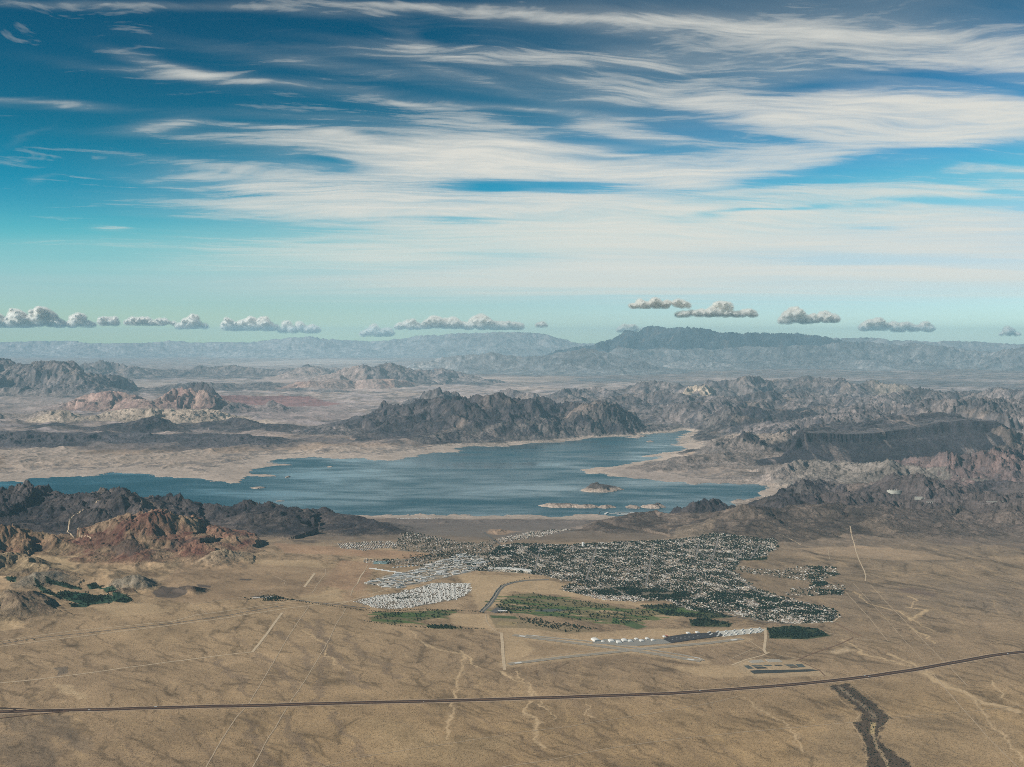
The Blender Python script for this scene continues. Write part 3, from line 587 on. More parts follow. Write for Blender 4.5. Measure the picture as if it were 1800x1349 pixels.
gw = fbm(qx, qy, 1400, 3, .5, 73.) * 1.2; pdx = (px_ * np.cos(gw) - py_ * np.sin(gw)) * 1.15; pdy = (px_ * np.sin(gw) + py_ * np.cos(gw)) * 1.15
for o in range(5):
    e_, ex_, ey_ = erosion(qx / Lq, qy / Lq, pdx + hy_ * .8, pdy - hx_ * .8); v_ += e_ * A_; hx_ = hx_ + ex_ * A_; hy_ = hy_ + ey_ * A_; A_ *= .70; Lq *= .55
v_ = v_ / 1.6; ch = smooth(-.35, -.75, v_)[:, None]; rgd = smooth(.25, .8, v_)[:, None]
c_ = c_ * (1 - .36 * ch) ; c_ = c_ + (np.array((.40, .31, .20)) - c_) * rgd * .38
COL[nr_] = c_
ylw = smooth(9400, 7600, qy) * smooth(-.5, .0, qx / qy); COL[nr_] = COL[nr_] * (1 + ylw[:, None] * np.array((.10, .07, -.04)))
def near_sel(P, pad):
    x0, y0 = P.min(0) - pad; x1, y1 = P.max(0) + pad
    rr = np.where((GD > y0) & (GD < y1))[0]
    if not len(rr): return None
    yy = np.array([y0, y1]).clip(6300, None); uu = np.array([x0 / yy[0], x0 / yy[1], x1 / yy[0], x1 / yy[1]])
    cc = np.where((GU > uu.min()) & (GU < uu.max()))[0]
    if not len(cc): return None
    return slice(rr[0], rr[-1] + 1), slice(cc[0], cc[-1] + 1)
def paint_poly(px, col, a=.8, edge=40, noise=60, nl=250, scrub=None, wob=60):
    P = pgl(px) if not isinstance(px, np.ndarray) else px
    s = near_sel(P, 200)
    if s is None: return
    x, y = X[s], Y[s]; xw = x + fbm(x, y, nl, 3, .6, 3.) * wob; yw = y + fbm(x, y, nl, 3, .6, 6.) * wob
    d = seg_dist(P, xw, yw, closed=True); ins = in_poly(P, xw, yw)
    t = smooth(-edge, edge, np.where(ins, d, -d) + fbm(x, y, nl, 4, .6, 9.) * noise) * a
    COL[s] = COL[s] + (np.array(col, f32) - COL[s]) * t[..., None]
    if scrub is not None: SCRUB[s] = SCRUB[s] + (scrub - SCRUB[s]) * t
def paint_line(px, wpx, col, a=.8, wob=0, nl=200, scrub=None, P=None, patch=0.0):
    P = pgl(px) if P is None else P
    s = near_sel(P, wpx * 3 + wob + 50)
    if s is None: return
    x, y = X[s], Y[s]; xw, yw = x, y
    if wob: xw = x + fbm(x, y, nl, 4, .6, 3.) * wob; yw = y + fbm(x, y, nl, 4, .6, 6.) * wob
    d = seg_dist(P, xw, yw); t = smooth(wpx, wpx * .45, d) * a
    if patch: t = t * smooth(-patch, patch, fbm(x, y, nl * 2, 3, .6, 13.) + .1)
    COL[s] = COL[s] + (np.array(col, f32) - COL[s]) * t[..., None]
    if scrub is not None: SCRUB[s] = SCRUB[s] + (scrub - SCRUB[s]) * t

PALE = (.40, .315, .215); LT = (.345, .27, .185); DRK = (.16, .125, .10)

MESAC = cls_mask(MESA) & (Y > 20000); MESAV = COL[MESAC].copy()
# dark varnished tongues and pale fans of the near plain
for k in range(46):
    r = random.Random(k); x0 = r.uniform(-20, 1780); y0 = r.uniform(1090, 1345); n = r.randint(3, 6); pts = [(x0, y0)]
    s = (1 if x0 < 1150 else .9)
    for i in range(n): pts.append((pts[-1][0] + r.uniform(12, 34) * s, pts[-1][1] + r.uniform(9, 24)))
    paint_line(pts, r.uniform(10, 34), DRK, .24, wob=90, nl=260)
for pts in ([(520, 1085), (560, 1115), (600, 1165), (640, 1210)], [(560, 1090), (575, 1140), (566, 1190), (560, 1230)], [(490, 1110), (530, 1140), (545, 1180)], [(455, 1150), (500, 1180), (520, 1215)],
            [(600, 1110), (640, 1150), (700, 1190)], [(580, 1255), (610, 1290), (640, 1330)], [(500, 1260), (520, 1300), (545, 1345)], [(430, 1265), (450, 1300), (480, 1349)], [(380, 1160), (420, 1190), (440, 1225)]):
    paint_line(pts, 48, (.17, .135, .108), .50, wob=120, nl=240)
for pts in ([(0, 1250), (60, 1290), (90, 1349)], [(0, 1300), (40, 1349)], [(90, 1262), (140, 1310)]): paint_line(pts, 110, (.14, .12, .10), .45, wob=140, nl=200)
paint_poly([(1450, 1260), (1560, 1262), (1700, 1250), (1800, 1280), (1800, 1349), (1400, 1349)], (.235, .19, .14), .4, 120, 160)
paint_poly([(650, 1270), (720, 1265), (760, 1290), (900, 1300), (860, 1345), (700, 1340), (640, 1310)], (.38, .30, .19), .45, 120, 200)
paint_poly([(95, 1202), (118, 1204), (155, 1226), (140, 1228), (110, 1216)], (.42, .34, .235), .8, 25, 40)
paint_poly([(97, 1175), (118, 1172), (122, 1183), (106, 1187)], (.12, .11, .10), .7, 12, 15)
# braided washes
for pts, w in (([(812, 1145), (815, 1165), (806, 1190), (800, 1225), (790, 1262), (784, 1300)], 11), ([(742, 1128), (768, 1142), (815, 1150), (840, 1172)], 10), ([(722, 1108), (742, 1128), (760, 1140)], 9),
               ([(882, 1180), (905, 1196), (928, 1202), (934, 1232), (920, 1250), (950, 1268), (938, 1290), (952, 1315)], 14), ([(905, 1180), (930, 1205), (948, 1235), (975, 1262)], 8),
               ([(530, 1108), (560, 1125), (578, 1135), (570, 1150), (590, 1165), (610, 1180)], 8), ([(1310, 1225), (1330, 1245), (1370, 1265), (1400, 1290), (1402, 1320)], 9), ([(1030, 1235), (1035, 1258), (1050, 1262)], 7),
               ([(1500, 1040), (1530, 1062), (1580, 1075), (1640, 1110)], 10), ([(1595, 1068), (1630, 1072), (1598, 1090)], 18), ([(1600, 1105), (1630, 1118), (1640, 1132)], 16), ([(1590, 1045), (1612, 1055), (1600, 1068), (1630, 1072)], 9),
               ([(1620, 1180), (1650, 1200), (1690, 1215), (1730, 1235), (1790, 1250)], 34), ([(1560, 1150), (1600, 1165), (1640, 1185)], 22), ([(1480, 1125), (1520, 1150), (1600, 1172)], 18),
               ([(1700, 1215), (1725, 1250), (1760, 1290), (1800, 1335)], 10), ([(1745, 1195), (1760, 1225), (1790, 1240)], 10)):
    paint_line(pts, w * 1.9, (.36, .285, .195), .55, wob=80, nl=160, scrub=.4, patch=.25); paint_line(pts, w * 1.15, (.44, .35, .235), .9, wob=70, nl=180, scrub=.05)
for k in range(60):     # fine pale rills on the right hand fan
    r = random.Random(k + 900); x0 = r.uniform(1430, 1790); y0 = r.uniform(965, 1180); pts = [(x0, y0)]
    for i in range(4): pts.append((pts[-1][0] + r.uniform(14, 42), pts[-1][1] + r.uniform(4, 16)))
    paint_line(pts, r.uniform(6, 15), LT if r.random() < .6 else (.15, .125, .105), .4, wob=110, nl=220)
for k in range(50):     # and of the left middle ground
    r = random.Random(k + 300); x0 = r.uniform(150, 640); y0 = r.uniform(965, 1060); pts = [(x0, y0)]
    for i in range(3): pts.append((pts[-1][0] + r.uniform(14, 42), pts[-1][1] + r.uniform(-2, 12)))
    paint_line(pts, r.uniform(8, 22), LT if r.random() < .5 else (.19, .135, .10), .4, wob=110, nl=220)
# the scrub choked wash under the highway
WASH = [(1456, 1206), (1492, 1202), (1508, 1216), (1540, 1238), (1557, 1255), (1566, 1262), (1556, 1272), (1546, 1284), (1545, 1300), (1560, 1315), (1600, 1345), (1612, 1365), (1520, 1365), (1524, 1335), (1518, 1305), (1512, 1290), (1498, 1272), (1518, 1262), (1512, 1250), (1490, 1232)]
paint_poly(WASH, (.30, .245, .175), .5, 40, 50, 90, scrub=.8, wob=50)
paint_poly(WASH, (.065, .052, .044), .9, 12, 45, 70, scrub=1.0, wob=34)
paint_line([(1475, 1208), (1500, 1228), (1532, 1252), (1536, 1262)], 26, (.24, .20, .155), .8, wob=25, nl=90)
paint_poly([(1531, 1270), (1540, 1270), (1537, 1292), (1529, 1290)], (.36, .30, .18), .95, 6, 5, 60, scrub=0, wob=4)
paint_line([(1535, 1290), (1541, 1312), (1556, 1335), (1566, 1365)], 16, (.33, .27, .19), .85, wob=20, nl=120)
paint_line([(1452, 1208), (1485, 1236), (1512, 1258), (1497, 1272), (1510, 1290), (1521, 1310), (1524, 1335), (1518, 1362)], 6, PALE, .8, wob=10, nl=120)
paint_line([(1515, 1212), (1545, 1235), (1562, 1258), (1565, 1265), (1546, 1280), (1543, 1300)], 5, PALE, .7, wob=10, nl=120)
paint_poly([(1380, 890), (1500, 888), (1800, 880), (1960, 900), (1960, 965), (1800, 968), (1650, 956), (1500, 930), (1400, 912)], (.125, .105, .095), .7, 150, 200, 500)
# graded and bare ground
B1 = (.41, .325, .22)
for px, c, a in (([(850, 1078), (900, 1082), (1040, 1112), (1150, 1105), (1345, 1103), (1345, 1112), (1240, 1122), (1100, 1140), (930, 1118), (856, 1112)], B1, .6),
                 ([(883, 1116), (930, 1120), (1060, 1140), (1000, 1155), (925, 1170), (886, 1175)], (.34, .265, .18), .5), ([(886, 1120), (920, 1124), (940, 1142), (915, 1160), (888, 1162)], B1, .8),
                 ([(1190, 1172), (1250, 1170), (1300, 1172), (1325, 1188), (1260, 1192), (1215, 1186)], B1, .75), ([(1283, 1168), (1310, 1160), (1400, 1158), (1440, 1178), (1460, 1188), (1330, 1192)], (.38, .31, .22), .85),
                 ([(1455, 1145), (1488, 1137), (1500, 1143), (1470, 1150)], (.45, .37, .27), .85), ([(800, 1005), (850, 1010), (930, 1012), (1010, 1030), (1060, 1050), (1150, 1062), (1215, 1066), (1230, 1075), (1130, 1068), (1060, 1058), (980, 1046), (900, 1040), (870, 1068), (840, 1072), (830, 1045)], B1, .75),
                 ([(795, 1078), (860, 1080), (872, 1100), (850, 1105), (790, 1098)], B1, .75), ([(1180, 1058), (1230, 1060), (1250, 1078), (1190, 1088), (1130, 1086), (1140, 1072)], (.38, .30, .205), .7),
                 ([(600, 1035), (635, 1025), (650, 1048), (605, 1062)], (.36, .26, .18), .5), ([(420, 985), (560, 985), (575, 1000), (520, 1008), (440, 1003)], B1, .6), ([(480, 955), (640, 965), (640, 978), (500, 972)], (.33, .22, .15), .6),
                 ([(520, 1045), (600, 1036), (600, 1055), (540, 1062)], B1, .6), ([(150, 1065), (260, 1060), (300, 1075), (200, 1085), (180, 1076)], B1, .6), ([(0, 1095), (30, 1092), (42, 1104), (0, 1110)], B1, .8),
                 ([(1400, 965), (1500, 962), (1620, 970), (1680, 985), (1560, 985), (1450, 975)], (.37, .29, .21), .6), ([(1190, 940), (1260, 936), (1250, 950), (1180, 950)], (.27, .225, .175), .6),
                 ([(700, 905), (950, 906), (1090, 910), (1090, 914), (900, 912), (680, 912)], (.36, .32, .26), .8), ([(680, 912), (1060, 915), (1000, 940), (860, 945), (700, 938)], (.15, .135, .122), .75),
                 ([(860, 930), (890, 932), (915, 936), (880, 941), (855, 939)], (.32, .235, .165), .7), ([(0, 985), (110, 985), (150, 1010), (60, 1018), (0, 1015)], (.33, .27, .18), .6),
                 ([(600, 965), (700, 968), (760, 975), (720, 982), (640, 980)], (.33, .22, .15), .6), ([(600, 985), (660, 990), (640, 1040), (560, 1030)], (.29, .19, .135), .5), ([(330, 985), (600, 1000), (560, 1045), (330, 1060), (260, 1050)], (.225, .165, .12), .45)):
    paint_poly(px, c, a, 30, 45, 160, scrub=.35, wob=30)
for px in ([(268, 1044), (285, 1032), (312, 1034), (330, 1045), (310, 1052), (275, 1051)], [(314, 1032), (330, 1030), (364, 1036), (362, 1042), (335, 1040)], [(345, 1028), (372, 1030), (370, 1034), (348, 1032)], [(420, 1017), (445, 1018), (440, 1021), (422, 1020)]):
    paint_poly(px, (.085, .072, .068), .92, 10, 20, 100, scrub=.3, wob=14)
paint_poly([(1570, 1035), (1600, 1033), (1650, 1042), (1640, 1048), (1590, 1042)], (.145, .11, .10), .6, 30, 60)
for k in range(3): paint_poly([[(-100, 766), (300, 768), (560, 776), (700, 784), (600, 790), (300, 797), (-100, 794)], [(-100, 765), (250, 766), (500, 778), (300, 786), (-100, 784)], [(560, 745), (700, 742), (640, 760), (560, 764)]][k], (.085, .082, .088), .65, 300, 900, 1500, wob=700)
for pts in ([(902, 1117), (1000, 1129), (1100, 1142), (1232, 1163)], [(893, 1168), (1000, 1155), (1133, 1141), (1250, 1130), (1305, 1123)]): paint_line(pts, 120, (.38, .305, .21), .65, wob=20, nl=150, scrub=.2)
# cloud-free pale salt flats of the far plain
for px, c in (([(380, 640), (560, 632), (700, 634), (620, 640), (420, 645)], (.42, .37, .33)), ([(470, 650), (620, 646), (560, 652)], (.38, .34, .30)), ([(820, 665), (1000, 662), (1060, 668), (900, 674)], (.42, .34, .28)), ([(1000, 666), (1120, 667), (1110, 671), (1020, 671)], (.12, .14, .15)),
              ([(460, 668), (560, 664), (700, 690), (560, 690)], (.36, .29, .25)), ([(0, 700), (110, 700), (120, 745), (0, 745)], (.26, .225, .20)), ([(400, 700), (600, 706), (640, 735), (520, 745), (430, 735)], (.25, .21, .195)), ([(390, 698), (540, 700), (600, 714), (520, 720), (400, 712)], (.22, .10, .09)),
              ([(140, 740), (420, 738), (500, 748), (300, 752)], (.40, .34, .26)), ([(220, 670), (330, 676), (300, 690), (230, 686)], (.33, .29, .25)), ([(0, 790), (200, 800), (420, 800), (640, 790), (800, 790), (700, 810), (470, 815), (400, 845), (0, 845)], (.36, .31, .25)),
              ([(1200, 782), (1300, 778), (1400, 790), (1380, 797), (1250, 800), (1200, 795)], (.36, .31, .25)), ([(1230, 800), (1350, 802), (1390, 815), (1395, 850), (1180, 850), (1100, 838), (1060, 828)], (.27, .235, .20)), ([(1500, 700), (1660, 712), (1560, 716)], (.32, .28, .22))):
    nearp = px[0][1] > 775 and px[0][0] > 1000; paint_poly(px, c, .7, 80 if nearp else 250, 200 if nearp else 500, 900 if nearp else 2200, wob=150 if nearp else 500)
m = (sdl > 0) & (sdl < 1500) & (Y > 19800) & (Y < 37000) & (hw > 34)
m2 = fbm(X[m], Y[m], 380, 5, .65, 4.) > .03
c_ = COL[m]; c_[m2] = c_[m2] * .25 + np.array((.16, .145, .13)) * .75; COL[m] = c_
# green ground
GRN, GRN2, GRD = (.070, .120, .042), (.045, .090, .038), (.040, .066, .036)
GOLF1 = [(868, 1072), (880, 1058), (905, 1045), (935, 1043), (975, 1050), (1000, 1056), (1050, 1060), (1100, 1070), (1160, 1070), (1222, 1066), (1210, 1078), (1150, 1082), (1145, 1090), (1100, 1098), (1040, 1094), (960, 1082), (890, 1076)]
GOLF2 = [(648, 1086), (690, 1077), (760, 1074), (808, 1072), (785, 1084), (735, 1092), (690, 1098), (655, 1092)]
for px, c, a in ((GOLF1, (.125, .125, .070), .8), (GOLF2, (.12, .125, .070), .9), ([(745, 1098), (790, 1100), (812, 1105), (760, 1105)], GRN, .8), ([(858, 1080), (905, 1083), (935, 1090), (1000, 1100), (1050, 1110), (1000, 1114), (930, 1104), (872, 1104)], (.20, .17, .115), .8),
                 ([(862, 1082), (905, 1084), (912, 1088), (866, 1087)], GRN2, .9), ([(880, 1092), (912, 1094), (905, 1100), (872, 1099)], (.30, .25, .15), .8),
                 ([(1076, 1086), (1088, 1086), (1090, 1097), (1076, 1096)], (.055, .11, .045), .95), ([(1092, 1090), (1110, 1092), (1138, 1102), (1120, 1106), (1100, 1100)], (.055, .10, .045), .9),
                 ([(1352, 1104), (1400, 1100), (1440, 1108), (1462, 1118), (1420, 1124), (1352, 1122)], GRD, .95), ([(1125, 1064), (1190, 1062), (1240, 1072), (1290, 1085), (1250, 1088), (1170, 1082)], GRD, .85), ([(1212, 1090), (1240, 1088), (1288, 1096), (1282, 1102), (1215, 1101)], GRD, .9),
                 ([(1040, 1035), (1120, 1030), (1240, 1045), (1330, 1045), (1400, 1060), (1470, 1082), (1440, 1092), (1360, 1080), (1290, 1068), (1200, 1060), (1120, 1050), (1060, 1046)], (.065, .085, .055), .7),
                 ([(1338, 1068), (1352, 1066), (1356, 1082), (1342, 1082)], (.05, .10, .045), .9), ([(1392, 1078), (1412, 1080), (1410, 1092), (1392, 1088)], (.045, .085, .045), .95), ([(1290, 984), (1350, 980), (1345, 985), (1300, 985)], GRD, .9)):
    paint_poly(px, c, a, 10, 16, 60, scrub=.3, wob=10)
for k in range(26):
    q_ = random.Random(k + 140); cx, cy = q_.uniform(870, 1220), q_.uniform(1046, 1098)
    if in_poly(GOLF1, np.array([cx]), np.array([cy]))[0]: paint_line([(cx - q_.uniform(8, 26), cy - 1), (cx + q_.uniform(8, 26), cy + q_.uniform(0, 4))], q_.uniform(14, 40), (.33, .265, .18), .85, wob=40, nl=90)
for k in range(60):      # fairways
    r = random.Random(k + 40); P = GOLF1 if k < 44 else GOLF2
    while True:
        cx, cy = r.uniform(650, 1230), r.uniform(1042, 1100)
        if in_poly(P, np.array([cx]), np.array([cy]))[0]: break
    L_ = r.uniform(14, 40); paint_line([(cx - L_, cy - r.uniform(0, 2)), (cx, cy + r.uniform(-1, 1)), (cx + L_, cy + r.uniform(1, 4))], r.uniform(18, 34), GRN if r.random() < .6 else GRN2, .9, wob=20, nl=90, scrub=0)
OASIS = [[(100, 1042), (118, 1040), (175, 1050), (205, 1054), (196, 1060), (150, 1064), (112, 1056)], [(170, 1036), (200, 1040), (215, 1046), (190, 1046)], [(8, 1024), (30, 1026), (28, 1031), (12, 1028)], [(60, 1030), (100, 1046), (112, 1056), (100, 1056), (66, 1038)], [(80, 1028), (115, 1031), (140, 1034), (145, 1038), (100, 1034), (82, 1033)], [(112, 1046), (150, 1044), (165, 1054), (150, 1060), (122, 1054)],
         [(152, 1030), (166, 1026), (180, 1036), (158, 1037)], [(122, 1062), (160, 1062), (152, 1068), (125, 1068)], [(198, 1050), (222, 1050), (234, 1056), (222, 1060), (200, 1058)]]
for px in OASIS: paint_poly(px, (.018, .060, .042), .95, 6, 10, 60, scrub=0, wob=8)
TOWN = [(852, 985), (872, 962), (905, 955), (1000, 958), (1090, 952), (1180, 950), (1260, 948), (1365, 956), (1368, 963), (1345, 978), (1300, 985), (1300, 992), (1290, 1004), (1310, 1018), (1330, 1034), (1370, 1048), (1420, 1060), (1462, 1070), (1476, 1082), (1466, 1094), (1400, 1098), (1340, 1092), (1270, 1078), (1210, 1072), (1170, 1056), (1090, 1056), (1030, 1048), (985, 1036), (1000, 1026), (1040, 1032), (960, 1012), (930, 1008), (860, 1004), (820, 1002), (825, 990)]
TONGUE = [(1290, 995), (1330, 1000), (1380, 1002), (1420, 994), (1466, 996), (1474, 1010), (1452, 1018), (1448, 1026), (1484, 1028), (1480, 1046), (1415, 1048), (1380, 1046), (1392, 1034), (1426, 1034), (1430, 1024), (1360, 1014), (1300, 1006)]
NWT = [(690, 965), (705, 942), (728, 938), (760, 944), (800, 952), (840, 955), (870, 950), (870, 975), (840, 992), (790, 996), (740, 996), (640, 990), (640, 983), (700, 984), (770, 975)]
NWS = [(590, 956), (640, 953), (690, 952), (700, 962), (640, 968), (600, 964)]
NEH = [(872, 948), (930, 936), (1000, 930), (1004, 934), (950, 944), (880, 955)]
IND = [(638, 1026), (665, 1016), (720, 1003), (770, 988), (810, 975), (850, 975), (855, 990), (826, 1006), (760, 1020), (700, 1035)]
TRAIL = [(622, 1058), (650, 1050), (700, 1042), (735, 1032), (765, 1024), (826, 1026), (828, 1040), (800, 1054), (745, 1064), (690, 1072), (668, 1070)]
for px, c, a in ((TOWN, (.16, .15, .13), .85), (TONGUE, (.18, .165, .14), .5), (NWT, (.21, .185, .155), .7), (NWS, (.25, .215, .175), .8), (NEH, (.23, .195, .165), .6), (IND, (.25, .235, .21), .8), (TRAIL, (.15, .14, .13), .9),
                 ([(856, 996), (905, 998), (940, 1003), (935, 1008), (860, 1003)], (.40, .38, .32), .9), ([(690, 1027), (745, 1016), (755, 1019), (700, 1032)], (.16, .15, .145), .8)):
    paint_poly(px, c, a, 20, 60, 90, scrub=.2, wob=45)

COL[MESAC] = MESAV
# ------------------------------------------------------------------ terrain meshes: the plain and every range as its own sheet
ZZ = ZZ.astype(np.float64)
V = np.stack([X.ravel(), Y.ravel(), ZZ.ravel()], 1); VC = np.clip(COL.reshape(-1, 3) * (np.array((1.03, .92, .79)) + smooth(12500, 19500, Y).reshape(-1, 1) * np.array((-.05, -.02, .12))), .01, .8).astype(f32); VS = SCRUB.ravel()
ii = (np.arange(NR - 1)[:, None] * COLS + np.arange(COLS - 1)[None, :]).ravel()
Q = np.stack([ii, ii + 1, ii + COLS + 1, ii + COLS], 1)
reg = np.where((ISL >= 0) & (ZZ > WATER), 500 + ISL, np.where(ENV > 26, RID, -1))[:-1, :-1].ravel()
def region_mesh(name, mask, mat):
    q = Q[mask]; used, inv = np.unique(q, return_inverse=True)
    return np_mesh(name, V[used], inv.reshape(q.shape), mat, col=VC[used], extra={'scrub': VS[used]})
print('meshes')
cnt = {int(k): int(c) for k, c in zip(*np.unique(reg, return_counts=True))}
for k, c in cnt.items():
    if 0 <= k < 500 and c < 60: reg[reg == k] = -1
o = region_mesh('desert_ground', reg == -1, M_DES); tag(o, 'wide tan desert plain and valley floor', 'ground', kind='structure')
for k in sorted(set(reg.tolist())):
    if k < 0: continue
    if k >= 500: o = region_mesh('island', reg == k, M_ROCK); tag(o, ISLETS[k - 500][5], 'island', kind='structure')
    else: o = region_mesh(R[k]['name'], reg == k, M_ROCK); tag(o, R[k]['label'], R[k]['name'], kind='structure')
GDl, GUl = GD, GU
def gz(x, y):
    x = np.asarray(x, float); y = np.asarray(y, float)
    r = np.clip(np.interp(y, GDl, np.arange(NR)), 0, NR - 1.001); c = np.clip((x / y - GUl[0]) / (GUl[1] - GUl[0]), 0, COLS - 1.001)
    r0 = r.astype(int); c0 = c.astype(int); fr, fc = r - r0, c - c0
    return (ZZ[r0, c0] * (1 - fr) * (1 - fc) + ZZ[r0 + 1, c0] * fr * (1 - fc) + ZZ[r0, c0 + 1] * (1 - fr) * fc + ZZ[r0 + 1, c0 + 1] * fr * fc)
def hit(px, py, y0=6400.0):
    """first terrain point met along the line of sight"""
    a, b = ray(px, py); ys = np.concatenate([np.arange(y0, 45000, 12.0)]); zz = gz(a * ys, ys); below = CAMZ + b * ys < zz
    i = int(np.argmax(below)) if below.any() else len(ys) - 1
    return a * ys[i], float(ys[i]), float(zz[i])

# the lake: a sheet of water under the whole basin
x0, y0, x1, y1 = -22000, 17900, 16000, 41500
nx_, ny_ = 40, 40; gxw = np.linspace(x0, x1, nx_); gyw = np.linspace(y0, y1, ny_); GX, GY = np.meshgrid(gxw, gyw)
Vw = np.stack([GX.ravel(), GY.ravel(), np.full(GX.size, WATER)], 1); iw = (np.arange(ny_ - 1)[:, None] * nx_ + np.arange(nx_ - 1)[None, :]).ravel()
o = np_mesh('lake_water', Vw, np.stack([iw, iw + 1, iw + nx_ + 1, iw + nx_], 1), M_WATER); tag(o, 'calm blue lake between the desert mountains', 'lake', kind='structure')

# ------------------------------------------------------------------ roads and tracks (ribbons laid on the ground)
M_ASPH = plain('asphalt', (.062, .036, .025), .9, .25, 1 / 30.); M_ASPHG = plain('grey_asphalt', (.12, .115, .11), .9, .2, 1 / 30.); M_RUN = plain('runway_surface', (.29, .245, .185), .9, .15, 1 / 40.)
M_DIRT = plain('graded_dirt', (.52, .40, .265), .95, .22, 1 / 30.); M_DIRT2 = plain('faint_dirt', (.43, .325, .215), .95, .3, 1 / 40.); M_SHO = plain('road_shoulder', (.40, .29, .19), .95, .3, 1 / 40.)
M_MED = plain('median_soil', (.20, .12, .075), .95, .3, 1 / 30.); M_PAINT = plain('road_paint', (.62, .60, .55), .8, .1); M_CONC = plain('concrete', (.46, .44, .40), .85, .12)
def ribbon(name, P, width, mat, lift=1.2, label=None, cat='road', wob=0, step=14, kind='structure', offset=0.0):
    P = resample(np.asarray(P, float), step); T = np.gradient(P, axis=0); T /= np.linalg.norm(T, axis=1)[:, None] + 1e-9; Nn = np.stack([-T[:, 1], T[:, 0]], 1)
    if wob: P = P + Nn * (fbm(P[:, 0], P[:, 1], 400, 3, .6, 3.) * wob)[:, None]
    P = P + Nn * offset
    m_ = 5; cols = [P + Nn * (width * (j / (m_ - 1) - .5)) for j in range(m_)]
    A = np.stack(cols, 1).reshape(-1, 2); z = gz(A[:, 0], A[:, 1]) + lift; n = len(P)
    i = (np.arange(n - 1)[:, None] * m_ + np.arange(m_ - 1)[None, :]).ravel()
    o = np_mesh(name, np.column_stack([A, z]), np.stack([i, i + m_, i + m_ + 1, i + 1], 1), mat)
    tag(o, label, cat, kind=kind); return o
HW = pgl([(-140, 1259), (-60, 1255), (0, 1252), (60, 1250), (100, 1249), (200, 1247), (300, 1244), (400, 1242), (500, 1239.5), (640, 1236), (780, 1232), (900, 1229), (1000, 1226), (1100, 1222), (1180, 1219), (1250, 1214.5), (1320, 1210), (1380, 1205), (1420, 1201.5), (1460, 1197.5), (1540, 1188), (1600, 1179), (1640, 1172), (1700, 1161), (1740, 1153.5), (1800, 1146), (1870, 1140), (1960, 1134)])
ribbon('highway_shoulder', HW, 96, M_SHO, 1.2, 'pale graded strip along both sides of the long dark highway', 'road shoulder')
ribbon('highway_median', HW, 62, M_MED, 2.0, 'brown strip between the two carriageways of the highway', 'median')
for s, lb in ((18, 'dark far carriageway of the long highway across the foreground desert'), (-18, 'dark near carriageway of the long highway across the foreground desert')):
    ribbon('highway', HW, 24, M_ASPH, 2.8, lb, 'highway', offset=s)
for pts, w, mat, lb in (([(-60, 1244), (-10, 1245), (10, 1245.5), (24, 1247), (27, 1250), (18, 1252), (0, 1254), (-40, 1258)], 14, M_ASPH, 'dark looping ramp at the left end of the highway'),
                        ([(-60, 1241), (0, 1246), (30, 1246), (80, 1249), (110, 1249.3)], 10, M_ASPH, 'dark merging ramp above the left end of the highway'), ([(-60, 1270), (0, 1263), (60, 1256), (120, 1251)], 12, M_MED, 'brown ramp below the left end of the highway')):
    ribbon('highway_ramp', pgl(pts), w, mat, 3.6, lb, 'ramp')
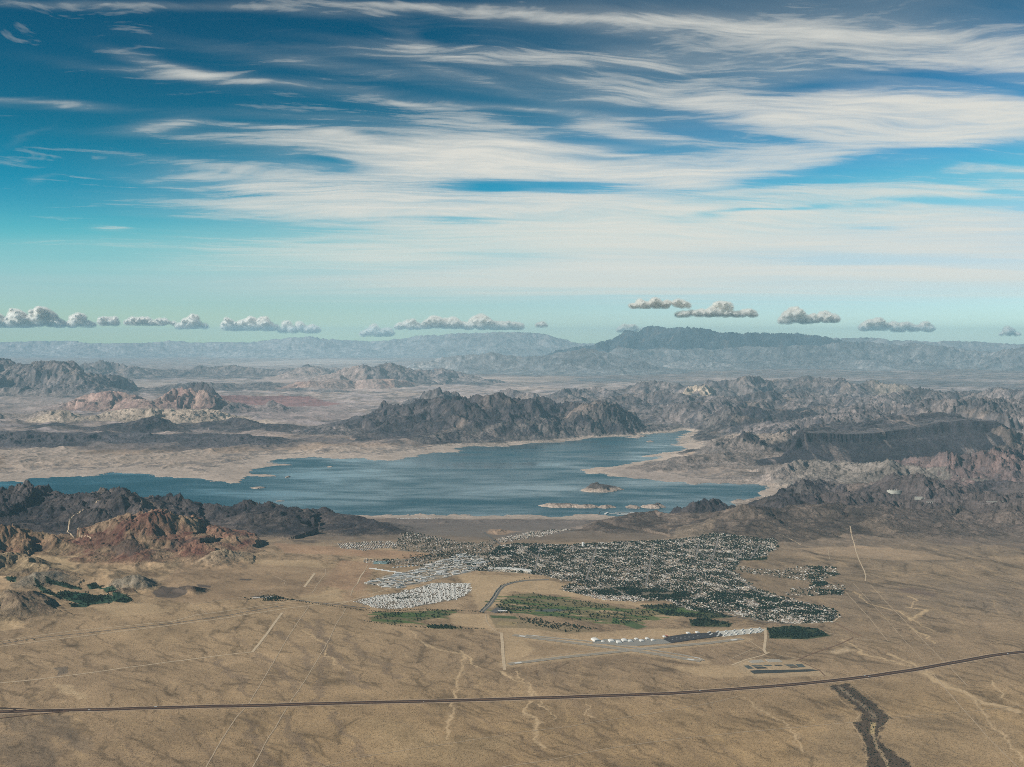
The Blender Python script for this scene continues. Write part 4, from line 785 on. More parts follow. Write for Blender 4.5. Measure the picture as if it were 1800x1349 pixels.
TR = [ # points, width, material, wobble, name, label
 ([(-60, 1212), (0, 1201), (60, 1195), (150, 1184), (300, 1164), (400, 1151), (445, 1146.5)], 17, M_DIRT, 6, 'pale straight track crossing the left plain to a sharp corner'),
 ([(443, 1147), (455, 1133), (475, 1106), (496, 1077)], 24, M_DIRT, 3, 'wide pale graded track running up from the sharp corner'),
 ([(543, 1066), (525, 1092), (505, 1122), (480, 1166), (438, 1236), (415, 1262), (390, 1300), (362, 1349), (352, 1368)], 9, M_DIRT2, 5, 'straight pale track left of its twin, crossing the highway'),
 ([(608, 1070), (590, 1100), (578, 1126), (565, 1148), (540, 1190), (516, 1226), (498, 1255), (470, 1300), (443, 1352)], 8, M_DIRT2, 9, 'straight pale track right of its twin, crossing the highway'),
 ([(-60, 1146), (0, 1137), (60, 1129), (150, 1118), (300, 1099), (400, 1086), (500, 1070), (560, 1063), (620, 1057)], 18, M_DIRT, 6, 'long pale track along the near edge of the road corridor'),
 ([(-60, 1135), (0, 1128), (60, 1118), (120, 1110), (300, 1093), (345, 1081), (430, 1070), (520, 1056)], 15, M_DIRT, 8, 'long pale track along the far edge of the road corridor'),
 ([(-60, 1141), (0, 1133), (60, 1122), (150, 1113), (300, 1096), (400, 1082), (500, 1064)], 13, M_ASPHG, 0, 'grey paved road inside the pale corridor on the left'),
 ([(345, 1062), (400, 1053), (430, 1050), (470, 1052)], 9, M_DIRT2, 6, 'thin pale track leading to the roadside buildings'), ([(330, 1058), (348, 1068), (362, 1077)], 8, M_DIRT2, 6, 'short pale spur track near the corridor'),
 ([(445, 1048), (500, 1027), (502, 1022), (480, 1012)], 7, M_DIRT2, 10, 'thin crooked track above the roadside buildings'),
 ([(535, 1032), (553, 1008)], 26, M_DIRT, 0, 'short wide pale landing strip among the red soil'), ([(548, 1043), (560, 1025), (572, 1008), (572, 1000)], 9, M_DIRT2, 12, 'crooked track beside the short landing strip'),
 ([(600, 1062), (640, 1049), (700, 1030), (760, 1012), (800, 1004), (850, 998)], 13, M_DIRT, 3, 'pale rail bed running up past the trailer park'), ([(520, 1055), (600, 1043), (680, 1032), (740, 1017), (800, 1004)], 9, M_DIRT, 3, 'thin pale road beside the rail bed'),
 ([(628, 1026), (634, 1013), (641, 1003)], 15, M_DIRT, 0, 'short bright track on red soil below the long warehouse'), ([(616, 1048), (620, 1036), (628, 1026)], 12, M_DIRT2, 4, 'faint track continuing below the short bright one'),
 ([(641, 1003), (646, 994)], 10, M_DIRT2, 3, 'faint track end above the short bright one'),
 ([(881, 1112), (883, 1130), (884, 1150), (887, 1178)], 27, M_DIRT, 0, 'wide pale track along the west side of the airfield'), ([(853, 1080), (856, 1095), (868, 1108), (881, 1114)], 13, M_DIRT2, 4, 'curved dirt road from the golf course to the airfield'),
 ([(1345, 1104), (1346, 1120), (1343, 1142), (1346, 1148)], 24, M_DIRT, 0, 'pale straight road down the east side of the airfield'), ([(1286, 1170), (1310, 1160), (1340, 1152), (1352, 1147)], 16, M_DIRT, 2, 'pale curving road from the airfield to the settling ponds'),
 ([(880, 1175), (960, 1155), (1060, 1140)], 12, M_DIRT2, 2, 'faint dirt road inside the airfield'), ([(1285, 1158), (1330, 1138)], 9, M_DIRT2, 2, 'faint diagonal track east of the runways'), ([(1316, 1125), (1346, 1146)], 9, M_DIRT2, 2, 'faint track from taxiway to the east road'),
 ([(1400, 1162), (1420, 1152), (1470, 1135), (1495, 1124), (1500, 1120)], 14, M_MED, 2, 'dark dirt road climbing from the settling ponds to the east'), ([(1400, 1160), (1440, 1178), (1450, 1188)], 12, M_MED, 2, 'dark track along the east side of the settling ponds'),
 ([(1352, 1147), (1380, 1154), (1405, 1158)], 11, M_DIRT2, 2, 'short pale track north of the settling ponds'), ([(1440, 1110), (1480, 1118), (1510, 1124), (1530, 1126)], 12, M_DIRT2, 3, 'pale dirt road leaving the dark tree park'),
 ([(1466, 1095), (1480, 1102), (1500, 1112), (1515, 1119)], 14, M_MED, 4, 'dark embankment running from the town loop road'),
 ([(1400, 1098), (1440, 1096), (1466, 1093), (1475, 1085), (1470, 1075), (1458, 1070)], 15, M_DIRT, 0, 'pale loop road round the right hand end of the town'),
 ([(1200, 1066), (1250, 1076), (1300, 1086), (1340, 1094), (1400, 1098)], 13, M_ASPHG, 0, 'grey boundary road along the near edge of town'),
 ([(1296, 1017), (1304, 1024), (1304, 1031), (1312, 1034)], 13, M_DIRT, 0, 'small pale curved street at the east edge of town'),
 ([(1365, 950), (1420, 962), (1470, 965), (1560, 968)], 10, M_DIRT2, 3, 'pale track leaving the far corner of town eastwards'), ([(1455, 963), (1457, 975), (1458, 983)], 9, M_DIRT2, 0, 'short pale spur off the eastern track'),
 ([(1494, 941), (1500, 956), (1508, 980), (1519, 1003), (1522, 1014), (1521, 1022)], 12, M_DIRT, 3, 'pale power line track climbing the right hand desert'),
 ([(1530, 1028), (1556, 1056), (1598, 1100), (1640, 1144), (1662, 1166), (1700, 1205)], 7, M_DIRT2, 3, 'long thin diagonal track down the right hand desert'),
 ([(1486, 1040), (1530, 1089), (1561, 1128)], 7, M_DIRT2, 3, 'thin diagonal track parallel and nearest the town'), ([(1500, 1025), (1550, 1080), (1592, 1128), (1626, 1165)], 5, M_DIRT2, 4, 'thin diagonal track between the two longer ones'),
 ([(1510, 1122), (1560, 1130), (1640, 1134), (1700, 1140), (1758, 1147)], 8, M_DIRT2, 8, 'faint cross track joining the highway at the far right'),
 ([(860, 1352), (960, 1337), (1060, 1318), (1140, 1306), (1200, 1298), (1300, 1288), (1390, 1280), (1500, 1270)], 8, M_DIRT2, 8, 'faint pale track sweeping across the foreground right of centre'),
 ([(900, 1289), (950, 1283), (1000, 1277), (1080, 1264), (1160, 1252), (1240, 1238), (1300, 1224)], 7, M_DIRT2, 8, 'faint pale track just below the highway'),
 ([(560, 1350), (640, 1330), (760, 1312), (900, 1290)], 7, M_DIRT2, 12, 'faint pale track in the bottom centre'), ([(1566, 1262), (1640, 1256), (1720, 1250), (1800, 1240)], 6, M_DIRT2, 8, 'faint track right of the dark wash'),
 ([(1640, 1185), (1665, 1215), (1700, 1255), (1740, 1300), (1790, 1349)], 7, M_DIRT2, 4, 'thin diagonal track at the bottom right corner'),
 ([(180, 932), (122, 940), (118, 948), (135, 958), (160, 968)], 16, M_DIRT, 3, 'pale hairpin road in the red hills'), ([(0, 1072), (90, 1074), (150, 1070)], 9, M_DIRT2, 6, 'faint track below the oasis hill'),
]
for pts, w, mat, wb_, lb in TR:
    nm = 'road' if 'road' in lb or 'street' in lb else ('landing_strip' if 'landing' in lb else 'dirt_track')
    ribbon(nm, pgl(pts), w * (.95 if mat is M_DIRT2 else 1.0), mat, 1.1, lb, nm.replace('_', ' '), wob=wb_)
STREETS = [[(905, 958), (950, 982), (1040, 1018), (1110, 1050)], [(1000, 958), (1080, 990), (1180, 1040)], [(1095, 952), (1190, 1000), (1290, 1044)], [(1190, 950), (1260, 990), (1330, 1040), (1420, 1068)], [(858, 992), (1000, 986), (1150, 976), (1300, 966)], [(900, 1003), (1050, 1000), (1200, 992), (1290, 986)],
    [(985, 1022), (1100, 1014), (1250, 1005), (1300, 1004)], [(1040, 1036), (1160, 1026), (1290, 1020)], [(860, 972), (980, 970), (1100, 962), (1240, 954)], [(1150, 1052), (1250, 1050), (1350, 1058), (1460, 1076)], [(1190, 1066), (1300, 1072), (1400, 1084), (1462, 1086)], [(1230, 952), (1222, 985)], [(1262, 952), (1252, 985)], [(1310, 960), (1292, 984)], [(1335, 960), (1318, 984)], [(950, 960), (940, 1004)], [(1050, 958), (1030, 1020)], [(1150, 955), (1135, 1030)], [(700, 968), (780, 966), (860, 962)], [(700, 985), (790, 978), (860, 972)]]
STREETS = [resample(pgl(q), 60) for q in STREETS]
M_STREET = plain('street_asphalt', (.22, .21, .195), .9, .2, 1 / 20.)
for i, P in enumerate(STREETS): ribbon('street', P, 13, M_STREET, 1.3, 'grey street between the blocks of the town', 'street')
def off_street(A, w=15):
    ok = np.ones(len(A), bool)
    for P in STREETS: ok &= seg_dist(P, A[:, 0], A[:, 1]) > w
    return A[ok]
# divided parkway into town
PK = pgl([(846, 1076), (858, 1066), (868, 1052), (876, 1038), (884, 1030), (900, 1024), (925, 1020), (965, 1019)])
ribbon('parkway_verge', PK, 56, plain('verge_soil', (.30, .26, .20), .95, .3, 1 / 20.), 1.5, 'light verge of the curved divided parkway', 'verge')
for s, lb in ((15, 'grey left carriageway of the curved parkway'), (-15, 'grey right carriageway of the curved parkway')): ribbon('parkway', PK, 15, M_ASPHG, 2.4, lb, 'road', offset=s)
TH = pgl([(985, 1020), (870, 1000), (840, 988), (820, 986), (800, 982), (862, 962), (880, 955), (860, 944), (850, 938)])
for pts, w, lb in (([(790, 985), (830, 988), (850, 996), (862, 1004)], 24, 'grey curved main road past the shops'), ([(850, 936), (866, 948), (880, 958), (874, 965)], 22, 'grey highway dropping from town towards the lake'), ([(440, 1049), (480, 1048), (505, 1053), (540, 1058), (600, 1064), (650, 1070)], 16, 'grey road past the roadside buildings'),
                   ([(1240, 978), (1275, 967), (1300, 958)], 14, 'pale diagonal street through the far blocks'), ([(1290, 950), (1292, 980)], 10, 'short grey street in the far blocks')):
    ribbon('road', pgl(pts), w, M_ASPHG, 2.2, lb, 'road')
# runways
for pts, w, lb in (([(902, 1117), (1000, 1129), (1100, 1142), (1232, 1163)], 64, 'grey runway running down to the right'), ([(893, 1168), (1000, 1155), (1133, 1141), (1250, 1130), (1305, 1123)], 58, 'grey runway crossing the other one'), ([(925, 1117), (1030, 1127), (1130, 1141), (1200, 1152), (1230, 1158), (1237, 1162)], 24, 'narrow taxiway beside the first runway')):
    P = pgl(pts); ribbon('runway' if 'runway' in lb[:6] + lb[4:12] and 'taxi' not in lb else 'taxiway', P, w, M_RUN, 2.6, lb, 'runway' if 'taxi' not in lb else 'taxiway')
    if w > 20:
        for q, s in (('left', w * .44), ('right', -w * .44)): ribbon('runway_marking', P, 3.2, M_PAINT, 3.0, f'white edge line along the {q} side of the {lb}', 'marking', offset=s)
        Pr = resample(P, 60)
        for j in (1, len(Pr) - 3): ribbon('runway_marking', Pr[j:j + 2], w * .5, M_PAINT, 3.1, f'white threshold bars at the {"start" if j == 1 else "far end"} of the {lb}', 'marking')
def slab(name, px, mat, lift, label, cat, kind='structure', h=None):
    P = pgl(px) if not isinstance(px, np.ndarray) else px; z = float(np.max(gz(P[:, 0], P[:, 1]))) + lift; n = len(P)
    b = z - (h or 6); V_ = [(p[0], p[1], z) for p in P] + [(p[0], p[1], b) for p in P]
    a = sum(P[i][0] * P[(i + 1) % n][1] - P[(i + 1) % n][0] * P[i][1] for i in range(n)); top = list(range(n)) if a > 0 else list(range(n))[::-1]
    o = mesh_obj(name, V_, [top] + [[i, (i + 1) % n, n + (i + 1) % n, n + i] for i in range(n)], mat); tag(o, label, cat, kind=kind); return o
slab('airport_apron', [(1165, 1124), (1178, 1119), (1205, 1115), (1262, 1112), (1274, 1118), (1225, 1124), (1180, 1131)], plain('dark_apron', (.055, .053, .055), .9), 1.5, 'dark paved apron in front of the hangar rows', 'apron')
slab('airport_apron', [(1040, 1131), (1062, 1124), (1130, 1124), (1170, 1124), (1182, 1131), (1120, 1136)], plain('light_apron', (.26, .245, .215), .9), 1.2, 'light grey apron round the big white hangars', 'apron')
slab('hangar_yard', [(1240, 1117), (1262, 1110), (1335, 1104), (1345, 1107), (1338, 1112), (1275, 1119)], plain('pale_yard', (.50, .48, .42), .9), 1.6, 'bright pale yard under the hangar rows', 'yard')
slab('parking_lot', [(862, 1076), (872, 1069), (882, 1068), (884, 1076), (870, 1078)], M_ASPHG, 1.5, 'grey parking lot by the golf clubhouse', 'parking lot')
M_POND = plain('pond_water', (.040, .042, .038), .8, .2, 1 / 60., .5); M_POND2 = plain('teal_pond_water', (.075, .088, .08), .8, .2, 1 / 60., .5); M_DRY = plain('dry_basin', (.36, .32, .26), .9)
PONDS = [([(1307, 1170.5), (1316, 1170), (1325, 1175.5), (1315, 1176)], 0, 'teal settling pond, leftmost of the small row'), ([(1320, 1170), (1339, 1170), (1343, 1172), (1325, 1172.3)], 0, 'thin teal settling pond, second in the small row, far half'), ([(1326, 1173.3), (1345, 1173), (1350, 1175.5), (1331, 1176)], 1, 'thin settling pond, second in the small row, near half'),
         ([(1341, 1169.6), (1355, 1169.4), (1358, 1171.4), (1345, 1171.6)], 0, 'small settling pond, third in the row'), ([(1360, 1169.3), (1373, 1169.2), (1376, 1171), (1363, 1171.2)], 1, 'small dark settling pond, fourth in the row'), ([(1378, 1169), (1394, 1168.7), (1399, 1171), (1384, 1171.4)], 0, 'settling pond in the right pair, far half'),
         ([(1385, 1172.2), (1400, 1172), (1404, 1174), (1390, 1174.3)], 1, 'settling pond in the right pair, near half'), ([(1398, 1168.4), (1410, 1168), (1416, 1173.2), (1404, 1173.6)], 0, 'settling pond at the right end of the row'),
         ([(1318, 1179.5), (1330, 1178.4), (1400, 1177.6), (1424, 1176.8), (1440, 1178.5), (1420, 1181), (1370, 1183), (1325, 1184.4)], 1, 'long dark basin along the near side of the settling ponds'), ([(1314, 1162), (1338, 1159.5), (1345, 1164), (1322, 1166)], 2, 'dry pale basin at the far left of the ponds'), ([(1345, 1159.5), (1370, 1159.5), (1376, 1164.5), (1352, 1164.5)], 2, 'dry pale basin at the far middle of the ponds')]
for px, k, lb in PONDS: slab('settling_pond' if k < 2 else 'dry_basin', px, (M_POND2, M_POND, M_DRY)[k], 1.0, lb, 'pond' if k < 2 else 'basin')
slab('pond', [(940, 1073), (975, 1071), (1000, 1073), (970, 1075.5), (942, 1075)], M_POND2, 1.0, 'small dark pond on the golf course', 'pond')

# ------------------------------------------------------------------ small buildings, trees
def box(w, d, h, x=0, y=0, z=0):
    V_ = [(x + sx_ * w / 2, y + sy_ * d / 2, z + k * h) for k in (0, 1) for sx_, sy_ in ((-1, -1), (1, -1), (1, 1), (-1, 1))]
    return V_, [(0, 3, 2, 1), (4, 5, 6, 7), (0, 1, 5, 4), (1, 2, 6, 5), (2, 3, 7, 6), (3, 0, 4, 7)]
def join(parts):
    V_, F_ = [], []
    for v, f in parts: n = len(V_); V_ += list(v); F_ += [tuple(i + n for i in q) for q in f]
    return V_, F_
def roof_geo(w, d, z, rh, hip=0.3, ov=.8):
    W2, D2 = w / 2 + ov, d / 2 + ov; r = W2 * (1 - hip * 2 * D2 / (2 * W2) * 1.2)
    V_ = [(-W2, -D2, z), (W2, -D2, z), (W2, D2, z), (-W2, D2, z), (-r, 0, z + rh), (r, 0, z + rh)]
    return V_, [(0, 1, 5, 4), (2, 3, 4, 5), (1, 2, 5), (3, 0, 4), (0, 3, 2, 1)]
def house_geo(w, d, h, rh):
    walls = [box(w, d, h), box(w * .42, d * .6, h * .9, w * .2, -d * .7)]; roofs = [roof_geo(w, d, h, rh)]
    v, f = roof_geo(w * .42, d * .7, h * .9, rh * .7, .1); roofs.append(([(a + w * .2, b - d * .66, c) for a, b, c in v], f))
    return join(walls), join(roofs)
def crown_geo(r, h, n, seed, leaf=2.4):
    q = random.Random(seed); V_, F_ = [], []
    lob = [(q.uniform(-.35, .35) * r, q.uniform(-.35, .35) * r, h * q.uniform(.5, .8), r * q.uniform(.55, .8)) for _ in range(4)]
    for i in range(n):
        lx_, ly_, lz_, lr = lob[i % 4]; a = q.uniform(0, 6.28); z = q.uniform(-.8, 1); s = math.sqrt(max(0, 1 - z * z)); rr = lr * q.uniform(.6, 1.0)
        c = Vector((lx_ + rr * s * math.cos(a), ly_ + rr * s * math.sin(a), lz_ + rr * z * .85)); nrm = Vector((s * math.cos(a), s * math.sin(a), z)) + Vector((q.uniform(-.6, .6), q.uniform(-.6, .6), q.uniform(-.6, .6)))
        t = nrm.cross(Vector((q.uniform(-1, 1), q.uniform(-1, 1), q.uniform(-1, 1)))).normalized() * leaf * q.uniform(.6, 1.2); b = nrm.cross(t).normalized() * leaf * q.uniform(.6, 1.1)
        k = len(V_); V_ += [tuple(c - t - b), tuple(c + t - b), tuple(c + t + b), tuple(c - t + b)]; F_.append((k, k + 1, k + 2, k + 3))
    return V_, F_
def trunk_geo(h, r):
    V_ = []; F_ = []
    for k, (z, q) in enumerate(((0, r), (h * .35, r * .75), (h * .7, r * .35))):
        for i in range(5): a = i * 2 * math.pi / 5; V_.append((math.cos(a) * q + .15 * k, math.sin(a) * q, z))
    for k in (0, 1):
        for i in range(5): F_.append((k * 5 + i, k * 5 + (i + 1) % 5, k * 5 + 5 + (i + 1) % 5, k * 5 + 5 + i))
    return V_, F_
def mesh_data(name, geo, mat):
    me = bpy.data.meshes.new(name); me.from_pydata(geo[0], [], geo[1]); me.materials.append(mat); me.update(); return me
def put(name, me, loc, rz=0, s=1.0, parent=None):
    o = bpy.data.objects.new(name, me); C.objects.link(o); o.location = loc; o.rotation_euler = (0, 0, rz); o.scale = (s, s, s)
    if parent: o.parent = parent
    return o
def mass(name, geos, places, mat, label, cat, tones=True):
    """many copies joined in one mesh; places: (x, y, z, rot, scale, geo index)"""
    Vs, F4, F3, T, n = [], [], [], [], 0
    G = [(np.array(g[0]), [f for f in g[1]]) for g in geos]
    q4 = [np.array([f if len(f) == 4 else (f[0], f[1], f[2], f[2]) for f in g[1]]) for g in G]
    for (x, y, z, rz, s, gi) in places:
        v = G[gi][0]; c, s_ = math.cos(rz) * s, math.sin(rz) * s
        Vs.append(np.stack([x + v[:, 0] * c - v[:, 1] * s_, y + v[:, 0] * s_ + v[:, 1] * c, z + v[:, 2] * s], 1)); F4.append(q4[gi] + n); n += len(v)
        T.append(np.full(len(v), random.random()))
    Vs = np.concatenate(Vs); F4 = np.concatenate(F4)
    tri = F4[:, 2] == F4[:, 3]; tris = np.concatenate([F4[:, :3], F4[~tri][:, [0, 2, 3]]])
    o = np_mesh(name, Vs, tris, mat, extra={'tone': np.concatenate(T)}); tag(o, label, cat, kind='stuff'); return o
def scatter(px, spacing, jit, ang=0.0, keep=1.0, rnd=None, street=0, clump=0.0):
    """positions on a turned, jittered lattice inside an outline given in the photograph"""
    rnd = rnd or random.Random(len(px) * 7 + int(px[0][0])); P = pgl(px); c, s = math.cos(ang), math.sin(ang); c0 = P.mean(0)
    L_ = (P - c0) @ np.array([[c, -s], [s, c]]); out = []
    sa, sb = spacing; na = np.arange(L_[:, 0].min(), L_[:, 0].max(), sa); nb = np.arange(L_[:, 1].min(), L_[:, 1].max(), sb)
    for i, a in enumerate(na):
        for j, b in enumerate(nb):
            if street and (i % street == 0): continue
            a_, b_ = a + rnd.uniform(-jit, jit), b + rnd.uniform(-jit, jit); out.append((c0[0] + a_ * c - b_ * -s * -1, c0[1] + a_ * s + b_ * c))
    out = np.array(out); wb2 = 34 if clump else 0; out = out[in_poly(P, out[:, 0] + fbm(out[:, 0], out[:, 1], 120, 3, .6, 15.) * wb2 * 2, out[:, 1] + fbm(out[:, 0], out[:, 1], 120, 3, .6, 25.) * wb2 * 2)]
    if clump: out = off_street(out)
    if not len(out): return out
    kk = keep
    if clump: kk = keep * (1 + clump * np.clip(fbm(out[:, 0], out[:, 1], 230, 4, .6, 5.) * 3.2, -1, 1))
    return out[np.array([rnd.random() for _ in range(len(out))]) < kk]
WALLC = [(.48, .42, .34), (.54, .49, .42), (.40, .34, .27)]
ROOFC = [(.50, .47, .42), (.38, .35, .31), (.22, .18, .16), (.42, .31, .235), (.66, .63, .57), (.17, .155, .15), (.58, .50, .40)]
RN = ['pale grey', 'grey', 'dark brown', 'tan', 'white', 'charcoal', 'sand coloured']
M_WALL = plain('stucco', WALLC[0], .9, .1); M_ROOFS = [plain('roof_' + n.replace(' ', '_'), c, .85, .15) for n, c in zip(RN, ROOFC)]
M_RMASS = island_mat('roof_mass', ROOFC); M_WMASS = island_mat('wall_mass', WALLC)
M_TREE = tree_mat('tree_leaves', (.012, .030, .024), (.030, .056, .032)); M_TRUNK = plain('bark', (.12, .09, .07)); M_WHITE = plain('white_metal', (.64, .62, .57), .6, .08)
HG = [house_geo(17.5, 12, 4.0, 2.4), house_geo(21, 13, 4.0, 2.6), house_geo(15, 11.5, 6.2, 2.4)]
TG = [crown_geo(6.0, 9, 34, k) for k in range(5)]
TRK = trunk_geo(9, .55)
rndm = random.Random(5)
LM = [(0, 'by the left oasis'), (300, 'on the left plain'), (440, 'by the roadside compound'), (560, 'on the red soil side'), (620, 'at the left tip of the trailer park'), (655, 'left part of the trailer park'), (690, 'middle of the trailer park'), (725, 'right middle of the trailer park'), (760, 'right part of the trailer park'), (795, 'right end of the trailer park'), (815, 'nearest the parkway'), (840, 'by the curved parkway'), (880, 'by the golf clubhouse'), (930, 'above the golf pond'), (985, 'over the golf course'), (1040, 'at the golf course right half'), (1090, 'by the bright green fairway'), (1140, 'right of the golf course'), (1190, 'above the two tree groves'), (1235, 'above the dark apron'), (1270, 'above the hangar yard'), (1310, 'above the hangar yard end'), (1345, 'above the dark tree park'), (1385, 'above the tree park middle'), (1420, 'by the green at the loop road'), (1448, 'inside the loop road'), (1480, 'beyond the loop road'), (1505, 'right of the wash head'), (1540, 'in the middle of the wash')]
ORD = ['first', 'second', 'third', 'fourth', 'fifth', 'sixth', 'seventh', 'eighth', 'ninth', 'tenth', 'eleventh', 'twelfth', 'thirteenth', 'fourteenth', 'fifteenth', 'sixteenth', 'seventeenth', 'eighteenth', 'nineteenth', 'twentieth', 'last']
def where(x, y):
    px = 900 + F * x / y; py = H0 / 2 + F * math.tan(math.atan(CAMZ / y) - PITCH); w_ = [t for a, t in LM if a <= px] or [LM[0][1]]
    rows_ = ['front', 'second', 'third', 'fourth', 'fifth', 'sixth', 'seventh', 'eighth', 'ninth', 'tenth', 'eleventh', 'twelfth', 'thirteenth', 'fourteenth', 'fifteenth', 'sixteenth', 'seventeenth', 'eighteenth', 'nineteenth', 'twentieth', 'hindmost']; k_ = int((1110 - py) / (4 if py > 1060 else 6)) if py > 1060 else int(12 + (1060 - py) / 12) if px > 900 else int((1035 - py) / 4.5)
    return w_[-1], rows_[max(0, min(20, k_))]
hp = []   # houses: x, y, rot, district
def add_h(px, sp, jit, ang, keep, dist, street=0):
    for (x, y) in scatter(px, sp, jit, ang, keep, rndm, street, -.45): hp.append((x, y, ang + rndm.choice((0, 0, math.pi / 2)) + rndm.uniform(-.1, .1), dist))
SUB = lambda P_, f: P_
add_h(TOWN, (24, 34), 3.5, .35, .66, 'in the tree filled main part of town', 5)
add_h(TONGUE, (42, 46), 12, .2, .42, 'in the scattered eastern quarter of town')
add_h(NWT, (38, 44), 10, .1, .42, 'in the far left quarter of town')
add_h(NWS, (30, 34), 6, 0, .8, 'at the foot of the dark hill left of town')
add_h(NEH, (34, 40), 8, .3, .6, 'on the slope behind the town')
add_h([(985, 1036), (1040, 1040), (1090, 1046), (1140, 1052), (1120, 1058), (1060, 1056)], (28, 32), 5, .3, .85, 'in the near row facing the golf course')
hp = [h for h in hp if not in_poly(pgl([(1040, 1034), (1110, 1030), (1230, 1046), (1180, 1052), (1060, 1042)]), np.array([h[0]]), np.array([h[1]]))[0]]
hp.sort(key=lambda h: h[1] + abs(h[0]) * .1)
HM = [[(mesh_data('house_walls', g[0], M_WALL), mesh_data('house_roof', g[1], m)) for m in M_ROOFS] for g in HG]
print('houses', len(hp))
rest = []
HCOUNT = 0
for i, (x, y, rz, ds) in enumerate(hp):
    z = float(gz(x, y)) - .6
    if i < 300:
        gi, ri = rndm.randrange(3), rndm.choice((0, 1, 2, 3, 4, 4, 0, 6)); w_, r_ = HM[gi][ri]
        o = put('house', w_, (x, y, z), rz); put('roof', r_, (0, 0, 0), 0, parent=o)
        tag(o, f'{"two storey" if gi == 2 else ("wide" if gi == 1 else "small")} stucco house with {RN[ri]} roof {ds}', 'house', 'houses of the desert town'); o['label'] = '{} {} roofed house, {} street up, {}'.format(["small", "wide", "two storey"][gi], RN[ri], where(x, y)[1], where(x, y)[0])
    else: rest.append((x, y, z, rz, rndm.uniform(.85, 1.25), rndm.randrange(3)))
mass('house_roofs', [g[1] for g in HG], rest, M_RMASS, 'mass of small pale roofs filling the town behind the nearest streets', 'houses')
mass('house_walls', [g[0] for g in HG], rest, M_WMASS, 'mass of stucco house walls filling the town behind the nearest streets', 'houses')
# big roofs: schools, shops, sheds
def shed(w, d, h, pitch=.0, units=0, seed=0):
    q = random.Random(seed); body = [box(w, d, h)]
    if pitch: rf = [roof_geo(w, d, h, pitch, .02, .4)]
    else:
        rf = [box(w + .6, .8, 1.2, 0, -d / 2, h), box(w + .6, .8, 1.2, 0, d / 2, h), box(.8, d - .9, 1.2, -w / 2, 0, h), box(.8, d - .9, 1.2, w / 2, 0, h), box(w - .9, d - .9, .3, 0, 0, h + .02)]
        for u in range(units): rf.append(box(q.uniform(2, 4), q.uniform(2, 4), 1.8, q.uniform(-.4, .4) * w, q.uniform(-.35, .35) * d, h + .35))
    return join(body), join(rf)
SH = [shed(48, 26, 7, 0, 4, 1), shed(70, 34, 8, 0, 6, 2), shed(34, 20, 6, 2.5), shed(95, 30, 7, 3.0), shed(58, 16, 5, 1.6)]
SHC = [(.60, .58, .53), (.50, .47, .41), (.42, .44, .44), (.66, .64, .60), (.40, .34, .27)]; SHN = ['cream', 'buff', 'bluish grey', 'bright white', 'tan']
M_SH = [plain('shed_roof_' + n.replace(' ', '_'), c, .75, .12, 1 / 30.) for n, c in zip(SHN, SHC)]; M_SHW = plain('shed_wall', (.48, .45, .40), .85, .1)
SHM = [[(mesh_data('warehouse_walls', g[0], M_SHW), mesh_data('warehouse_roof', g[1], m)) for m in M_SH] for g in SH]
n_sh = 0
def put_shed(x, y, rz, gi, ci, label, group=None, name='warehouse', cat='warehouse'):
    o = put(name, SHM[gi][ci][0], (x, y, float(gz(x, y)) - .5), rz); put('roof', SHM[gi][ci][1], (0, 0, 0), parent=o); tag(o, label, cat, group); return o
for (px, sp, ang, keep, ds) in ((IND, (58, 46), .45, .72, 'in the industrial yard left of town'), ([(830, 985), (900, 985), (980, 992), (960, 1003), (860, 1000)], (85, 62), .1, .5, 'in the shopping strip at the near left of town'), (TOWN, (260, 190), .2, .55, 'among the houses of the town'), (NWT, (170, 120), .1, .5, 'in the far left quarter of town')):
    for (x, y) in scatter(px, sp, 12, ang, keep, rndm):
        if n_sh > 280: break
        gi, ci = rndm.randrange(5), rndm.randrange(5); n_sh += 1
        ind_ = 'industrial' in ds; kx_ = max(0, min(6, int((900 + F * x / y - 640) / 33)))
        lab_ = SHN[ci] + ' ' + ["flat roofed block", "large flat block", "short gabled shed", "very long shed", "narrow shed"][gi] + (' in the industrial yard, ' if ind_ else ' in town, ') + where(x, y)[1] + ' line, ' + (["left end", "left part", "left middle", "middle", "right middle", "right part", "right end"][kx_] if ind_ else where(x, y)[0])
        put_shed(x, y, ang + rndm.uniform(-.15, .15), gi, ci, lab_, 'sheds and large roofs of the town')
# long store building and the row of units with dark sides
def along(a, b, n): return [(a[0] + (b[0] - a[0]) * i / (n - 1), a[1] + (b[1] - a[1]) * i / (n - 1)) for i in range(n)]
for i, (a, b) in enumerate(along((656, 1000), (700, 1007), 5)):
    x, y = pg(a, b); put_shed(x, y, -.25, 3, 3, f'bright white long storage shed, number {["one","two","three","four","five"][i]} from the left in the row on red soil', 'white storage sheds on red soil', 'storage_shed', 'storage shed')
for i, (a, b) in enumerate(along((692, 998), (732, 995), 7)):
    x, y = pg(a, b); put_shed(x, y, math.pi / 2 - .3, 2, 2, 'grey roofed unit in the row of dark sided sheds on red soil', 'dark sided sheds on red soil', 'storage_shed', 'storage shed')
slab('covered_reservoir', [(658, 988), (684, 987.5), (680, 992), (656, 992)], plain('teal_cover', (.20, .28, .27), .7), 5, 'flat teal roofed rectangle at the left of the industrial yard', 'reservoir', kind='thing', h=8)
slab('shop_row', [(858, 998.5), (900, 998), (936, 1003), (934, 1005.5), (900, 1001.5), (858, 1001)], M_SH[0], 8, 'long low cream shop building on the near left edge of town', 'shop building', kind='thing', h=10)
